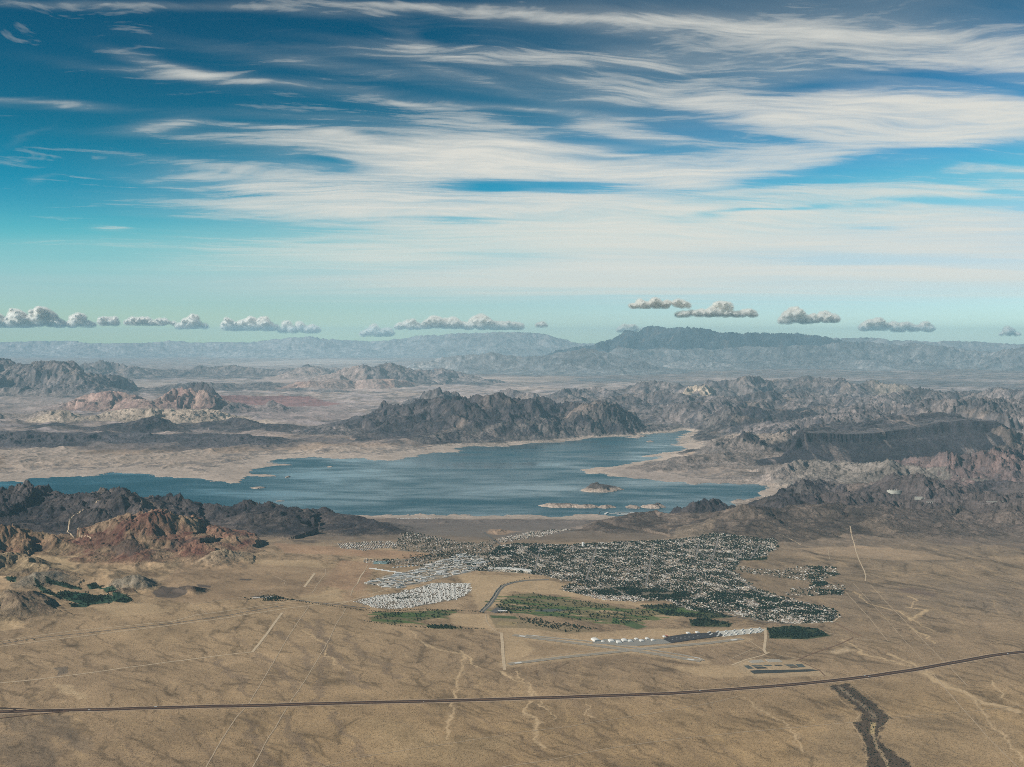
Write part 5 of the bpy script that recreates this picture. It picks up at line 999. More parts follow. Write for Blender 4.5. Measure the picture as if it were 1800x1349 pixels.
# trailer park
def trailer(w=19, d=8):
    return join([box(w, d, 3.4)]), join([roof_geo(w, d, 3.4, .9, .02, .3), box(4, d * .5, .3, w * .25, -d * .75, 2.6)])
tg = trailer(); tw, tr_ = mesh_data('trailer_walls', tg[0], M_WHITE), [mesh_data('trailer_roof', tg[1], m) for m in (M_WHITE, M_ROOFS[4], M_ROOFS[0], M_ROOFS[1], M_ROOFS[3])]
tp = scatter(TRAIL, (15, 31), 1.3, .5, .82, rndm, 0, .4); tp = sorted(tp.tolist(), key=lambda p: p[1]); print('trailers', len(tp)); rest = []
for i, (x, y) in enumerate(tp):
    z = float(gz(x, y)) - .3; rz = .5 + math.pi / 2 + rndm.uniform(-.05, .05)
    if i < 300:
        k = rndm.choice((0, 0, 1, 1, 2, 3, 4)); o = put('mobile_home', tw, (x, y, z), rz); put('roof', tr_[k], (0, 0, 0), parent=o); tag(o, '{} roofed mobile home in the trailer park, {} column from left, {} row up'.format(['white', 'chalk white', 'pale grey', 'grey', 'tan'][k], ORD[max(0, min(20, int((900 + F * x / y - 620) / 10)))], ORD[max(0, min(20, int((y - 11250) / 55)))]), 'mobile home', 'mobile homes of the trailer park')
    else: rest.append((x, y, z, rz, 1, 0))
if rest: mass('mobile_home_rows', [join([tg[0], tg[1]])], rest, M_WHITE, 'further tight rows of white mobile homes in the trailer park', 'mobile homes')
# trees
tpos = []
def add_t(px, sp, jit, keep, s0=.8, s1=1.4, ang=.2):
    for (x, y) in scatter(px, sp, jit, ang, keep, rndm, 0, 1.1): tpos.append((x, y, rndm.choice((rndm.uniform(s0 * .6, s1), rndm.uniform(s0, s1)))))
add_t(TOWN, (21, 21), 10, .80, .8, 1.4); add_t(TONGUE, (28, 28), 14, .42); add_t(NWT, (28, 28), 14, .42); add_t(IND, (60, 60), 25, .3); add_t(TRAIL, (24, 24), 12, .30, .5, .9); add_t(NEH, (40, 40), 20, .25); add_t(NWS, (40, 40), 15, .2)
for px, sp, kp in (([(1040, 1036), (1110, 1031), (1240, 1044), (1330, 1045), (1400, 1060), (1455, 1072), (1440, 1082), (1350, 1072), (1290, 1066), (1200, 1058), (1120, 1050), (1060, 1046)], 15, .55), ([(1352, 1104), (1400, 1100), (1440, 1108), (1455, 1116), (1420, 1122), (1352, 1122)], 13, .6), ([(1125, 1064), (1190, 1062), (1240, 1072), (1290, 1085), (1250, 1088), (1170, 1082)], 17, .5),
                   ([(1212, 1090), (1240, 1088), (1288, 1096), (1282, 1102), (1215, 1101)], 14, .6), (GOLF1, 33, .5), (GOLF2, 28, .5), ([(745, 1098), (790, 1100), (812, 1105), (760, 1105)], 18, .6), ([(905, 1084), (1000, 1096), (1050, 1110), (1000, 1112), (940, 1100)], 24, .6), ([(1288, 984), (1350, 979), (1346, 985), (1300, 986)], 17, .8),
                   ([(870, 962), (960, 962), (1000, 968), (990, 974), (900, 975), (862, 978)], 19, .7), ([(700, 975), (860, 973), (860, 980), (720, 985)], 24, .6), ([(1420, 995), (1466, 996), (1474, 1012), (1420, 1020)], 22, .55), ([(1424, 1024), (1450, 1022), (1456, 1030), (1426, 1032)], 15, .7), ([(1422, 1036), (1482, 1038), (1480, 1046), (1424, 1048)], 20, .6),
                   ([(690, 1050), (740, 1046), (735, 1052), (700, 1054)], 16, .3), ([(425, 1052), (480, 1046), (500, 1052), (520, 1056), (500, 1058), (440, 1056)], 15, .6), ([(870, 1078), (880, 1068), (930, 1070), (940, 1078), (900, 1080)], 20, .5)):
    add_t(px, (sp, sp), sp * .45, kp)
for px in OASIS: add_t(px, (16, 16), 8, .5, .9, 1.5)
for line, st_ in (([(500, 1053), (540, 1060), (600, 1068), (650, 1074), (700, 1078)], 26), ([(650, 1077), (740, 1072), (830, 1075), (850, 1078)], 22), ([(640, 1092), (700, 1100), (780, 1106), (850, 1106)], 28), ([(845, 1076), (870, 1046), (882, 1028), (930, 1016)], 40), ([(900, 1096), (960, 1094), (1050, 1106)], 24), ([(0, 1128), (60, 1126)], 60)):
    for (x, y) in resample(pgl(line), st_): tpos.append((x + rndm.uniform(-8, 8), y + rndm.uniform(-8, 8), rndm.uniform(.6, 1.1)))
for px, n in ((WASH, 330),):
    P = pgl(px)
    for (x, y) in scatter(px, (17, 17), 9, .3, .42, rndm): tpos.append((x, y, rndm.uniform(.3, .7)))
tpos.sort(key=lambda p: p[1]); print('trees', len(tpos))
TMc = [mesh_data('tree_crown', g, M_TREE) for g in TG]; TMt = mesh_data('tree_trunk', TRK, M_TRUNK); rest = []
wp = pgl(WASH); k_in = 0; ind = [i for i, p in enumerate(tpos)][:]
for i, (x, y, s) in enumerate(tpos):
    z = float(gz(x, y)) - .3; inw = bool(in_poly(wp, np.array([x]), np.array([y]))[0])
    if k_in < 300 and not (inw and i % 3):
        k_in += 1; o = put('desert_tree', TMt, (x, y, z), rndm.uniform(0, 6), s); put('crown', TMc[k_in % 5], (0, 0, 0), parent=o)
        tag(o, '{} dark tree in the scrubby wash, {}'.format('very low' if s < .5 else 'low', '{} stretch below the highway, {} bank'.format(['first', 'second', 'third', 'fourth', 'fifth', 'sixth', 'seventh', 'eighth', 'ninth', 'tenth', 'lowest'][max(0, min(10, int((8650 - y) / 130)))], ['left', 'middle', 'right'][int(abs(x * 7 + y) / 40) % 3 if False else (0 if 900 + F * x / y < 1520 else (1 if 900 + F * x / y < 1545 else 2))])) if inw else '{} green tree {}, {} row back'.format('tall' if s > 1.15 else ('medium' if s > .85 else 'small'), *where(x, y)), 'tree', 'trees in the scrubby wash' if inw else 'trees on the near side of town')
    else: rest.append((x, y, z, rndm.uniform(0, 6), s, rndm.randrange(5)))
mass('town_trees', [join([g, TRK]) for g in TG], rest, M_TREE, 'dark green tree cover spread through the town, golf courses and oasis', 'trees')

# ------------------------------------------------------------------ airfield
def hangar_geo(w, d, h):
    n = 9; prof = [(math.cos(math.pi * i / n) * w / 2, h * .55 + math.sin(math.pi * i / n) * h * .45) for i in range(n + 1)]
    V_ = []; F_ = []
    for yy in (-d / 2, d / 2):
        V_ += [(w / 2, yy, 0)] + [(a, yy, b) for a, b in prof] + [(-w / 2, yy, 0)]
    m_ = n + 3
    for i in range(m_ - 1): F_.append((i, i + 1, m_ + i + 1, m_ + i))
    F_.append(tuple(range(m_))[::-1]); F_.append(tuple(range(m_, 2 * m_))); return V_, F_
hg = hangar_geo(44, 60, 14); dg = box(30, .6, 8, 0, -30.4, 0); M_DOOR = plain('hangar_door', (.25, .26, .27), .6)
ANG = math.atan2(*(np.array(pg(1180, 1125)) - np.array(pg(1060, 1130)))[::-1])
for i, (a, b, w, nm) in enumerate(((1047, 1126, 1.25, 'white barrel roofed hangar standing alone at the left end'), (1075, 1128, 1.1, 'white long hangar, second from the left on the light apron'), (1088, 1130, 1.0, 'white long hangar, third from the left on the light apron'), (1098, 1127, 1.05, 'white long hangar, fourth from the left on the light apron'),
                                   (1108, 1128, .8, 'white hangar, fifth from the left on the light apron'), (1119, 1124.5, .7, 'small white hangar right of the four long ones'), (1138, 1124, .7, 'small pale hangar near the middle of the airfield'), (1168, 1120, .6, 'small pale hangar at the left corner of the dark apron'), (1060, 1128.5, .6, 'small white hangar just right of the lone barrel roofed one'), (1128, 1127.5, .8, 'white hangar near the light apron centre, nearest the runway'), (1148, 1126.5, .7, 'pale hangar left of the dark apron, near side'), (1210, 1113.5, .7, 'white hangar on the far edge of the dark apron, left one'), (1226, 1112.3, .7, 'white hangar on the far edge of the dark apron, right one'))):
    x, y = pg(a, b); o = put('hangar', mesh_data('hangar_shell', hg, M_WHITE), (x, y, float(gz(x, y)) + .8), ANG + (0 if i else .2), w * 1.05); put('door', mesh_data('hangar_door', dg, M_DOOR), (0, 0, 0), parent=o); tag(o, nm, 'hangar')
tha = mesh_data('hangar_row_shell', shed(62, 13, 5, 1.8)[0], M_WHITE); thb = mesh_data('hangar_row_roof', shed(62, 13, 5, 1.8)[1], M_WHITE)
lbn = 0
for rrow, (p0, p1) in enumerate((((1246, 1112), (1334, 1105.5)), ((1250, 1115.5), (1336, 1108.5)), ((1262, 1118), (1330, 1112)))):
    for i, (a, b) in enumerate(along(p0, p1, 7)):
        x, y = pg(a, b); o = put('hangar_row', tha, (x, y, float(gz(x, y)) + 1.2), ANG + .9); put('roof', thb, (0, 0, 0), parent=o)
        tag(o, f'narrow white hangar, {["first", "second", "third", "fourth", "fifth", "sixth", "last"][i]} from the left in the {["far", "middle", "near"][rrow]} line of the pale yard', 'hangar', 'narrow hangars in the pale yard')
slab('terminal_building', [(1166, 1119.2), (1172, 1118.4), (1174, 1119.6), (1168, 1120.5)], plain('red_roof', (.38, .09, .07), .7), 8, 'small red roofed building at the edge of the dark apron', 'building', kind='thing', h=10)
def plane_geo():
    fus = [(-6, 0, 1.6, .3), (-3, 0, 1.5, .7), (0, 0, 1.5, .85), (2.6, 0, 1.5, .7), (3.6, 0, 1.4, .2)]; V_ = []; F_ = []
    for x, y, z, r in fus: V_ += [(x, y + math.cos(a) * r, z + math.sin(a) * r) for a in [k * math.pi / 3 for k in range(6)]]
    for s in range(4):
        for k in range(6): F_.append((s * 6 + k, s * 6 + (k + 1) % 6, s * 6 + 6 + (k + 1) % 6, s * 6 + 6 + k))
    return join([(V_, F_), box(1.7, 11.5, .2, .9, 0, 2.2), box(1.0, 3.8, .15, -5.5, 0, 1.8), box(1.2, .15, 1.7, -5.6, 0, 1.8), box(.15, .15, 1.2, 2.6, 0, 0), box(.15, .15, 1.2, .2, 1.2, 0), box(.15, .15, 1.2, .2, -1.2, 0)])
pm = mesh_data('light_aircraft', plane_geo(), M_WHITE)
for i in range(22):
    a, b = (1182 + (i % 11) * 7.4, 1122.5 - (i % 11) * .75 + (i // 11) * 2.6); x, y = pg(a, b); o = put('light_aircraft', pm, (x, y, float(gz(x, y)) + 1.9), ANG + 1.2 + rndm.uniform(-.2, .2), 1.3); tag(o, f'tiny white aircraft parked in the {"far" if i < 11 else "near"} line on the dark apron', 'aircraft', 'aircraft parked on the dark apron')

# ------------------------------------------------------------------ highway traffic
def truck_geo(): return join([box(13.5, 2.6, 2.9, -1.8, 0, 1.1), box(2.6, 2.5, 2.8, 6.6, 0, .6)] + [box(1.0, 2.6, 1.0, q, 0, 0) for q in (-7.4, -6, 3.6, 4.9, 7)])
def car_geo():
    v, f = box(2.4, 1.6, .65, -.2, 0, .95); v = [(a * (1 if k < 4 else .75), b * (1 if k < 4 else .85), c) for k, (a, b, c) in enumerate(v)]
    return join([box(4.6, 1.8, .6, 0, 0, .35), (v, f)] + [box(.65, 1.86, .6, q, 0, 0) for q in (-1.4, 1.4)])
M_CARW, M_CARR, M_CARD = plain('white_paint', (.75, .75, .73), .4, .05), plain('red_paint', (.35, .05, .04), .4, .05), plain('dark_paint', (.06, .065, .08), .4, .05)
tk, cm = mesh_data('truck', truck_geo(), M_CARW), [mesh_data('car', car_geo(), m) for m in (M_CARW, M_CARR, M_CARD)]
HR = resample(HW, 20)
veh = [(146, 'T', 'white truck on the near carriageway far left'), (262, 'T', 'white truck on the far carriageway right of the ramp'), (340, 'C', 'small white car on the highway left of the twin tracks'), (421, 'C', 'small white car on the highway near the twin tracks'), (560, 'C', 'dark car on the highway right of the twin tracks'), (640, 'C', 'red car on the highway below the golf course'), (744, 'C', 'white car on the highway at centre left'), (905, 'C', 'white car near where the braided wash meets the highway'),
       (1010, 'C', 'dark car on the highway at centre'), (1090, 'C', 'red car on the highway right of centre'), (1150, 'C', 'white car below the airfield'), (1238, 'T', 'white truck on the highway below the bare field'), (1368, 'C', 'white car below the settling ponds'), (1530, 'T', 'white truck right of the dark wash'), (1533.5, 'T', 'second white truck following closely right of the dark wash'), (1690, 'C', 'white car on the highway at the far right'), (1780, 'T', 'white truck at the right end of the highway')]
for i, (px, k, lb) in enumerate(veh):
    j = int(np.argmin(np.abs(HR[:, 0] / HR[:, 1] * F + 900 - px))); t = HR[j + 1] - HR[j]; t /= np.linalg.norm(t); n_ = np.array((-t[1], t[0])); s = 16 if i % 2 else -16; p = HR[j] + n_ * (s + 3)
    o = put('truck' if k == 'T' else 'car', tk if k == 'T' else cm[1 if 'red' in lb else (2 if 'dark car' in lb else 0)], (p[0], p[1], float(gz(p[0], p[1])) + 2.9), math.atan2(t[1], t[0]) + (0 if s < 0 else math.pi)); tag(o, lb, 'truck' if k == 'T' else 'car')

# ------------------------------------------------------------------ water tank, dam, bridges, harbour
def cyl(r, h, n=20, z=0, r2=None):
    r2 = r if r2 is None else r2; V_ = [(r * math.cos(a), r * math.sin(a), z) for a in [2 * math.pi * i / n for i in range(n)]] + [(r2 * math.cos(a), r2 * math.sin(a), z + h) for a in [2 * math.pi * i / n for i in range(n)]]
    return V_, [(i, (i + 1) % n, n + (i + 1) % n, n + i) for i in range(n)] + [tuple(range(n, 2 * n)), tuple(range(n))[::-1]]
x, y, z = hit(1025, 962); t = put('water_tank', mesh_data('water_tank', join([cyl(17, 60), cyl(18.2, 2, z=60.1)]), M_WHITE), (x, y, z - 3)); tag(t, 'white round water tank on the small hill behind the town', 'water tank')
put('roof', mesh_data('water_tank_roof', cyl(17.5, 4, z=62.2, r2=3), M_WHITE), (0, 0, 0), parent=t)
M_DAM = plain('dam_concrete', (.42, .40, .34), .85, .18, 1 / 30.)
def arch_dam(w, h, th, sag, n=16):
    V_, F_ = [], []
    for i in range(n + 1):
        u = i / n * 2 - 1; xx = u * w / 2; yy = sag * (1 - u * u)
        V_ += [(xx, yy - th * .5 - h * .25, 0), (xx, yy - th * .5, h), (xx, yy + th * .5, h), (xx, yy + th * .5 + 3, 0)]
    for i in range(n):
        for k in range(4): F_.append((i * 4 + k, i * 4 + (k + 1) % 4, i * 4 + 4 + (k + 1) % 4, i * 4 + 4 + k))
    F_ += [(0, 1, 2, 3), tuple(n * 4 + k for k in (3, 2, 1, 0))]; return V_, F_
def at_px(px, py): return hit(px, py)
x, y, z = at_px(1570, 868.5); o = put('dam', mesh_data('dam_wall', arch_dam(230, 62, 14, -40), M_DAM), (x, y - 30, z - 5), -.1); tag(o, 'cream concrete dam wall in the dark canyon', 'dam')
for k in (-60, -20, 20, 60): put('intake_tower', mesh_data('intake_tower', join([cyl(5, 58, 12), cyl(6.5, 4, 12, 58.05)]), M_DAM), (k, 45, 10), parent=o)
x, y, z = at_px(1614, 878); o = put('powerhouse', mesh_data('powerhouse_walls', join([box(120, 24, 46), box(50, 20, 34, 70, 12, 0)]), M_DAM), (x, y - 15, z - 6), -.15); put('roof', mesh_data('powerhouse_roof', box(122, 26, 3, 0, 0, 46.1), M_CONC), (0, 0, 0), parent=o); tag(o, 'pale concrete building right of the dam in the dark canyon', 'building')
def viaduct(L_, n, h, dh=4):
    return join([box(L_, 12, dh, 0, 0, h), box(L_, .6, 1.2, 0, -5.7, h + dh), box(L_, .6, 1.2, 0, 5.7, h + dh)]), [box(4, 9, h - .05, L_ * ((i + .5) / n - .5), 0, 0) for i in range(n)]
for (px, py, L_, n, h, rz, lb) in ((1635, 885, 150, 5, 24, .05, 'short pale bridge on dark piers right of the dam'), (1748, 885, 260, 7, 12, .0, 'long thin pale bridge in the dark hills at the right')):
    x, y, z = at_px(px, py); dk, ps = viaduct(L_, n, h, 8); o = put('bridge', mesh_data('bridge_deck', dk, M_DAM), (x, y - 20, z + 4), rz); tag(o, lb, 'bridge')
    for p in ps: put('pier', mesh_data('bridge_pier', p, M_CONC), (0, 0, 0), parent=o)
# harbour: covered docks and boats
def dock_geo(L_, fingers):
    parts = [box(L_, 5, .8, 0, 0, 0)]
    for i in range(fingers): parts.append(box(2, 26, .7, L_ * ((i + .5) / fingers - .5), 15.8, 0))
    return join(parts)
def dock_roof(L_): return roof_geo(L_, 34, 7, 2.0, .02, .5)
dmesh = mesh_data('dock_deck', dock_geo(170, 9), M_CONC); rmesh = mesh_data('dock_roof', dock_roof(160), M_WHITE); post = mesh_data('dock_post', join([box(.6, .6, 6.2, xx, yy, .8) for xx in (-78, -40, 0, 40, 78) for yy in (0, 24)]), M_CONC)
ords = ['first', 'second', 'third', 'fourth', 'fifth', 'sixth', 'seventh']
for i, (a, b, rz) in enumerate(((1080, 903.6, .1), (1090, 901.6, .1), (1100, 903.8, .1), (1104, 901.4, .1), (1112, 904.2, .1), (1116, 902, .1), (1094, 905.6, .1))):
    x, y = pz(a, b, WATER); o = put('covered_dock', dmesh, (x, y, WATER - .1), rz); put('roof', rmesh, (0, 13, 0), parent=o); put('posts', post, (0, 0, 0), parent=o); tag(o, f'white roofed floating dock, {ords[i]} counted from the long white breakwater building', 'dock', 'covered docks in the harbour')
x, y = pz(1066, 903, WATER); o = put('boat_house', mesh_data('boat_house_walls', box(36, 190, 8), M_WHITE), (x, y, WATER), -.35); put('roof', mesh_data('boat_house_roof', [roof_geo(36, 190, 8.05, 4, 0, 1)][0], M_WHITE), (0, 0, 0), parent=o); tag(o, 'bright white long boat house at the left of the harbour', 'boat house')
def arc_ribbon(cx, cy, rx, ry, a0, a1, w, n=24):
    V_, F_ = [], []
    for i in range(n + 1):
        t = a0 + (a1 - a0) * i / n
        for q in (0, w): V_ += [((rx + q) * math.cos(t), (ry + q) * math.sin(t), 0), ((rx + q) * math.cos(t), (ry + q) * math.sin(t), 2.0)]
    for i in range(n):
        b = i * 4; F_ += [(b + 1, b + 3, b + 7, b + 5), (b, b + 1, b + 5, b + 4), (b + 2, b + 6, b + 7, b + 3)]
    return V_, F_
x, y = pz(1068, 903.5, WATER); o = put('breakwater', mesh_data('breakwater', arc_ribbon(0, 0, 130, 380, 1.6, 4.6, 9), plain('dark_floats', (.05, .055, .06))), (x, y, WATER - .5)); tag(o, 'dark curved floating breakwater round the left side of the harbour', 'breakwater')
x, y = pz(1036, 905, WATER); o = put('breakwater', mesh_data('breakwater', arc_ribbon(0, 0, 75, 230, 1.4, 4.4, 7), plain('dark_floats_b', (.05, .055, .06))), (x, y, WATER - .5)); tag(o, 'small dark curved breakwater left of the harbour', 'breakwater')
def boat_geo():
    V_ = [(-5, -1.6, 1.4), (2.5, -1.6, 1.5), (6, 0, 1.8), (2.5, 1.6, 1.5), (-5, 1.6, 1.4), (-4.6, -1, 0), (2, -1, 0), (4.6, 0, .1), (2, 1, 0), (-4.6, 1, 0)]
    return join([(V_, [(0, 1, 2, 3, 4), (0, 5, 6, 1), (1, 6, 7, 2), (2, 7, 8, 3), (3, 8, 9, 4), (4, 9, 5, 0)]), box(3.2, 2.2, 1.4, -.5, 0, 1.5)])
bm_ = mesh_data('motor_boat', boat_geo(), M_WHITE)
for i, (a, b) in enumerate(((120, 851), (322, 853), (330, 852), (655, 846), (648, 842), (770, 880), (912, 862), (1180, 846), (1214, 855), (1230, 857), (1020, 902), (1052, 899), (1060, 909), (980, 800), (880, 812), (1120, 785))):
    x, y = pz(a, b, WATER); o = put('motor_boat', bm_, (x, y, WATER), rndm.uniform(0, 6), 1.6); tag(o, 'tiny white motor boat alone on the open lake', 'boat', 'boats out on the lake')
for i in range(24):
    a, b = 1078 + (i % 8) * 5.2, 900.8 + (i // 8) * 2.2; x, y = pz(a, b, WATER); o = put('motor_boat', bm_, (x, y - 20, WATER), 1.6 + rndm.uniform(-.1, .1), 1.3); tag(o, 'tiny white motor boat moored among the harbour docks', 'boat', 'boats moored in the harbour')
# shoreline settlement and roadside compound
for pts, n, lb in (([(700, 912.5), (775, 912)], 16, 'small white cabin in the row along the near shore'), ([(446, 1051.5), (478, 1049.5)], 7, 'white shed of the roadside compound left of town')):
    for i, (a, b) in enumerate(along(pts[0], pts[1], n)):
        x, y = pg(a + rndm.uniform(-1, 1), b + rndm.uniform(-.4, .4)); put_shed(x, y, rndm.uniform(0, .5), 2, 3, lb, lb + 's', 'cabin' if n == 16 else 'warehouse', 'cabin' if n == 16 else 'shed')
x, y = pg(883, 1075); put_shed(x, y, 0, 3, 3, 'long white clubhouse beside the golf course parking lot', None, 'clubhouse', 'clubhouse')

# ------------------------------------------------------------------ clouds
print('clouds')
def cirrus():
    Zc = 11500.0; pys = np.linspace(-40, 553, 640); pxs = np.linspace(-160, 1960, 1060)
    PX, PY = np.meshgrid(pxs, pys); xx = (PX - W0 / 2) / F; vv = -(PY - H0 / 2) / F; dy = ct + vv * st; dz = -st + vv * ct
    yy = (Zc - CAMZ) / (dz / dy); xx = xx / dy * yy
    # wind-drawn streaks: noise stretched along the wind, in ground plan
    ly_ = np.log(yy / 30000.0) * 42000.0          # keeps strand width comparable over the sheet
    kx = xx / yy * 60000.0
    w1 = fbm(kx, ly_, 30000, 4, .5, 3.) * 9000
    rot = .10; a = kx * math.cos(rot) + ly_ * math.sin(rot) * 1.0; b = -kx * math.sin(rot) + ly_ * math.cos(rot) + w1 * .8
    s1 = fbm(a / 2.6, b + a * .03, 5200, 6, .58, 11.); bb = b + fbm(a / 2.5, b, 9000, 3, .5, 5.) * 3800; s2 = fbm(a / 5.0, bb, 1700, 6, .66, 23.); s3 = fbm(a / 2.0, b, 15000, 4, .5, 41.)
    s4 = fbm(a / 4.0 + 50, bb + a * .16, 1100, 5, .7, 57.) - .5 * np.abs(fbm(a / 7.0, bb - a * .10, 2300, 5, .6, 97.)); s5 = 1 - np.abs(fbm(a / 6.0, b + w1 * .3, 1500, 5, .6, 67.)) * 4
    D_ = np.zeros(PX.shape)
    def blob(cx, cy, rx, ry, ang, amp, soft=1.0):
        c, s = math.cos(math.radians(ang)), math.sin(math.radians(ang)); u = ((PX - cx) * c + (PY - cy) * s) / rx; v = (-(PX - cx) * s + (PY - cy) * c) / ry
        return amp * np.exp(-(u * u + v * v) * soft)
    pos = [ # cx, cy, rx, ry, angle, amp
     (640, 258, 330, 14, 3, .55), (860, 262, 260, 32, 4, .95), (560, 238, 200, 7, 5, .6), (740, 295, 230, 30, 3, .95), (960, 290, 300, 36, 2, .8), (620, 335, 280, 26, 4, .75), (480, 325, 200, 18, 8, .45), (500, 365, 260, 15, 3, .5), (760, 380, 330, 22, 2, .8), (700, 440, 380, 26, 1, .62), (1000, 370, 400, 36, 0, .8),
     (1150, 420, 450, 40, 2, .95), (1300, 380, 300, 28, 0, .8), (1100, 470, 500, 26, 2, .7), (900, 500, 600, 22, 1, .45), (1450, 340, 300, 22, 2, .5), (1650, 400, 300, 34, 0, .85), (1560, 440, 420, 18, 2, .7), (1700, 345, 200, 24, -2, .7), (1650, 480, 320, 14, 2, .7), (1750, 300, 120, 14, 5, .5),
     (1560, 190, 300, 34, 3, .98), (1700, 195, 220, 36, 3, .9), (1400, 215, 200, 24, 8, .7), (1640, 240, 250, 26, -4, .85), (1340, 300, 260, 26, -6, .9), (1150, 300, 260, 22, 4, .8), (1250, 180, 230, 20, 5, .45), (1050, 230, 230, 16, 6, .55), (1180, 220, 200, 13, 6, .35),
     (1600, 70, 420, 30, 3, .62), (1780, 110, 220, 24, 3, .6), (1350, 55, 320, 18, 3, .4), (1050, 40, 300, 12, 3, .38), (1500, 110, 320, 18, 2, .35), (1250, 110, 300, 18, 4, .32), (950, 100, 300, 14, 5, .42), (1480, 130, 420, 12, 2, .3),
     (250, 12, 420, 8, 1, .33), (700, 8, 300, 8, 2, .38), (950, 28, 260, 8, 4, .38), (60, 184, 150, 6, 3, .45), (275, 220, 65, 11, -8, .55), (300, 118, 95, 11, 14, .5), (420, 138, 240, 9, 5, .52), (640, 120, 260, 14, 8, .32), (820, 135, 110, 8, 14, .38), (720, 72, 55, 16, 24, .34), (760, 100, 200, 9, 3, .34), (900, 190, 260, 9, 4, .4), (700, 178, 60, 7, 12, .35), (870, 120, 230, 9, 10, .3), (620, 205, 260, 9, 2, .22),
     (1180, 130, 60, 4, 14, .35), (205, 403, 34, 4, 5, .42), (75, 318, 30, 6, -18, .16), (55, 240, 40, 6, -28, .14), (420, 295, 160, 7, 6, .35), (330, 330, 120, 7, 10, .28), (300, 430, 260, 10, 1, .22), (330, 468, 330, 9, 1, .2), (200, 490, 300, 9, 0, .12), (100, 440, 200, 9, 0, .08), (1650, 530, 500, 16, 0, .25), (1250, 520, 500, 12, 0, .25)]
    neg = [(1260, 232, 150, 11, 8, -.9), (1330, 240, 90, 7, 4, -.6), (1560, 285, 190, 15, -6, -1.1), (1680, 272, 130, 11, 8, -.7), (1420, 318, 110, 7, -2, -.9), (1200, 374, 0.1, 1, 0, 0), (1340, 372, 130, 4.5, -5, -.75), (1030, 328, 150, 9, 2, -.8), (860, 330, 60, 7, 2, -.7), (1160, 270, 120, 8, -3, -.65), (950, 215, 90, 10, 9, -.7), (1060, 245, 110, 7, 6, -.5),
           (790, 387, 110, 3.5, 0, -.45), (880, 450, 120, 10, 0, -.45), (820, 465, 120, 8, 0, -.35), (1560, 455, 260, 13, 2, -.75), (1370, 495, 170, 8, 1, -.3), (1640, 355, 130, 6, 2, -.6), (1735, 337, 45, 8, 4, -.5), (1530, 365, 60, 5, 0, -.35), (1540, 395, 60, 5, 0, -.35), (1400, 158, 90, 12, -8, -.5), (1600, 128, 230, 9, 2, -.45), (1750, 150, 120, 8, 12, -.55), (1180, 200, 120, 9, 4, -.4), (900, 70, 200, 12, 3, -.3), (560, 285, 60, 8, 8, -.5), (620, 310, 0.1, 1, 0, 0)]
    bx_ = np.zeros(PX.shape)
    PX = PX + fbm(a / 3, b, 7000, 4, .55, 71.) * 60; PY = PY + fbm(a / 4, b, 4200, 4, .55, 81.) * 16
    for q in pos: bx_ = 1 - (1 - np.clip(bx_, 0, 1)) * (1 - np.clip(blob(*q) * 1.12, 0, 1))
    for q in neg: bx_ = bx_ + blob(*q)
    base = np.clip(bx_, 0, 1)
    lo = smooth(520, 330, PY) * .75 + .25; tex = .58 + s1 * .95 * lo + s2 * 1.0 * lo + s3 * .35 + s4 * .65 * lo + s5 * .16 * lo
    hard = np.clip(base - (1 - np.clip(tex, 0, 1.3)) * .80 * (1.10 - base ** 3), 0, 1); soft = base ** 1.15 * (.45 + .55 * smooth(-.3, 1.1, tex)); D_ = .42 * (1 - np.exp(-hard * 1.6)) * 1.25 + .58 * soft
    D_ = D_ + .05 * np.clip(s2 * 2 + s1 + s4 + .1, 0, 1) * smooth(100, 700, PX) * smooth(-40, 60, PY)
    D_ = 1 - (1 - np.clip(D_, 0, 1)) * (1 - .42 * smooth(330, 470, PY) * smooth(150, 900, PX) * (1 + s3) - .10 * smooth(300, 480, PY)) * (1 - .09 * smooth(700, 1100, PX) * (1 + s1 + s3))
    D_ = np.clip(D_, 0, 1) ** 1.05 * smooth(545, 500, PY) 
    D_ = np.clip(D_ * .93, 0, .93)
    nr, nc = PX.shape; V_ = np.stack([xx.ravel(), yy.ravel(), np.full(xx.size, Zc)], 1); i = (np.arange(nr - 1)[:, None] * nc + np.arange(nc - 1)[None, :]).ravel()
    m, nt, b_ = new_mat('cirrus_cloud'); L = nt.links; nt.nodes.remove(b_); out = [n for n in nt.nodes if n.type == 'OUTPUT_MATERIAL'][0]
    at = N(nt, 'ShaderNodeAttribute', attribute_name='ice'); tr = N(nt, 'ShaderNodeBsdfTransparent'); tl = N(nt, 'ShaderNodeBsdfTranslucent'); tl.inputs[0].default_value = (.93, .91, .84, 1); df = N(nt, 'ShaderNodeBsdfDiffuse'); df.inputs[0].default_value = (.9, .9, .9, 1)
    ms0 = N(nt, 'ShaderNodeMixShader'); ms0.inputs[0].default_value = .12; L.new(tl.outputs[0], ms0.inputs[1]); L.new(df.outputs[0], ms0.inputs[2])
    ms = N(nt, 'ShaderNodeMixShader'); L.new(at.outputs['Fac'], ms.inputs[0]); L.new(tr.outputs[0], ms.inputs[1]); L.new(ms0.outputs[0], ms.inputs[2]); L.new(ms.outputs[0], out.inputs[0])
    o = np_mesh('cirrus_cloud', V_, np.stack([i, i + 1, i + nc + 1, i + nc], 1), m, extra={'ice': D_.ravel()}); tag(o, 'thin white wind drawn cirrus veil spread across the blue sky', 'cloud', kind='stuff')
cirrus()
import bmesh
def ico(sub):
    bm = bmesh.new(); bmesh.ops.create_icosphere(bm, subdivisions=sub, radius=1.0); V_ = np.array([v.co[:] for v in bm.verts]); F_ = np.array([[v.index for v in f.verts] for f in bm.faces]); bm.free(); return V_, F_
IV, IF = ico(2)
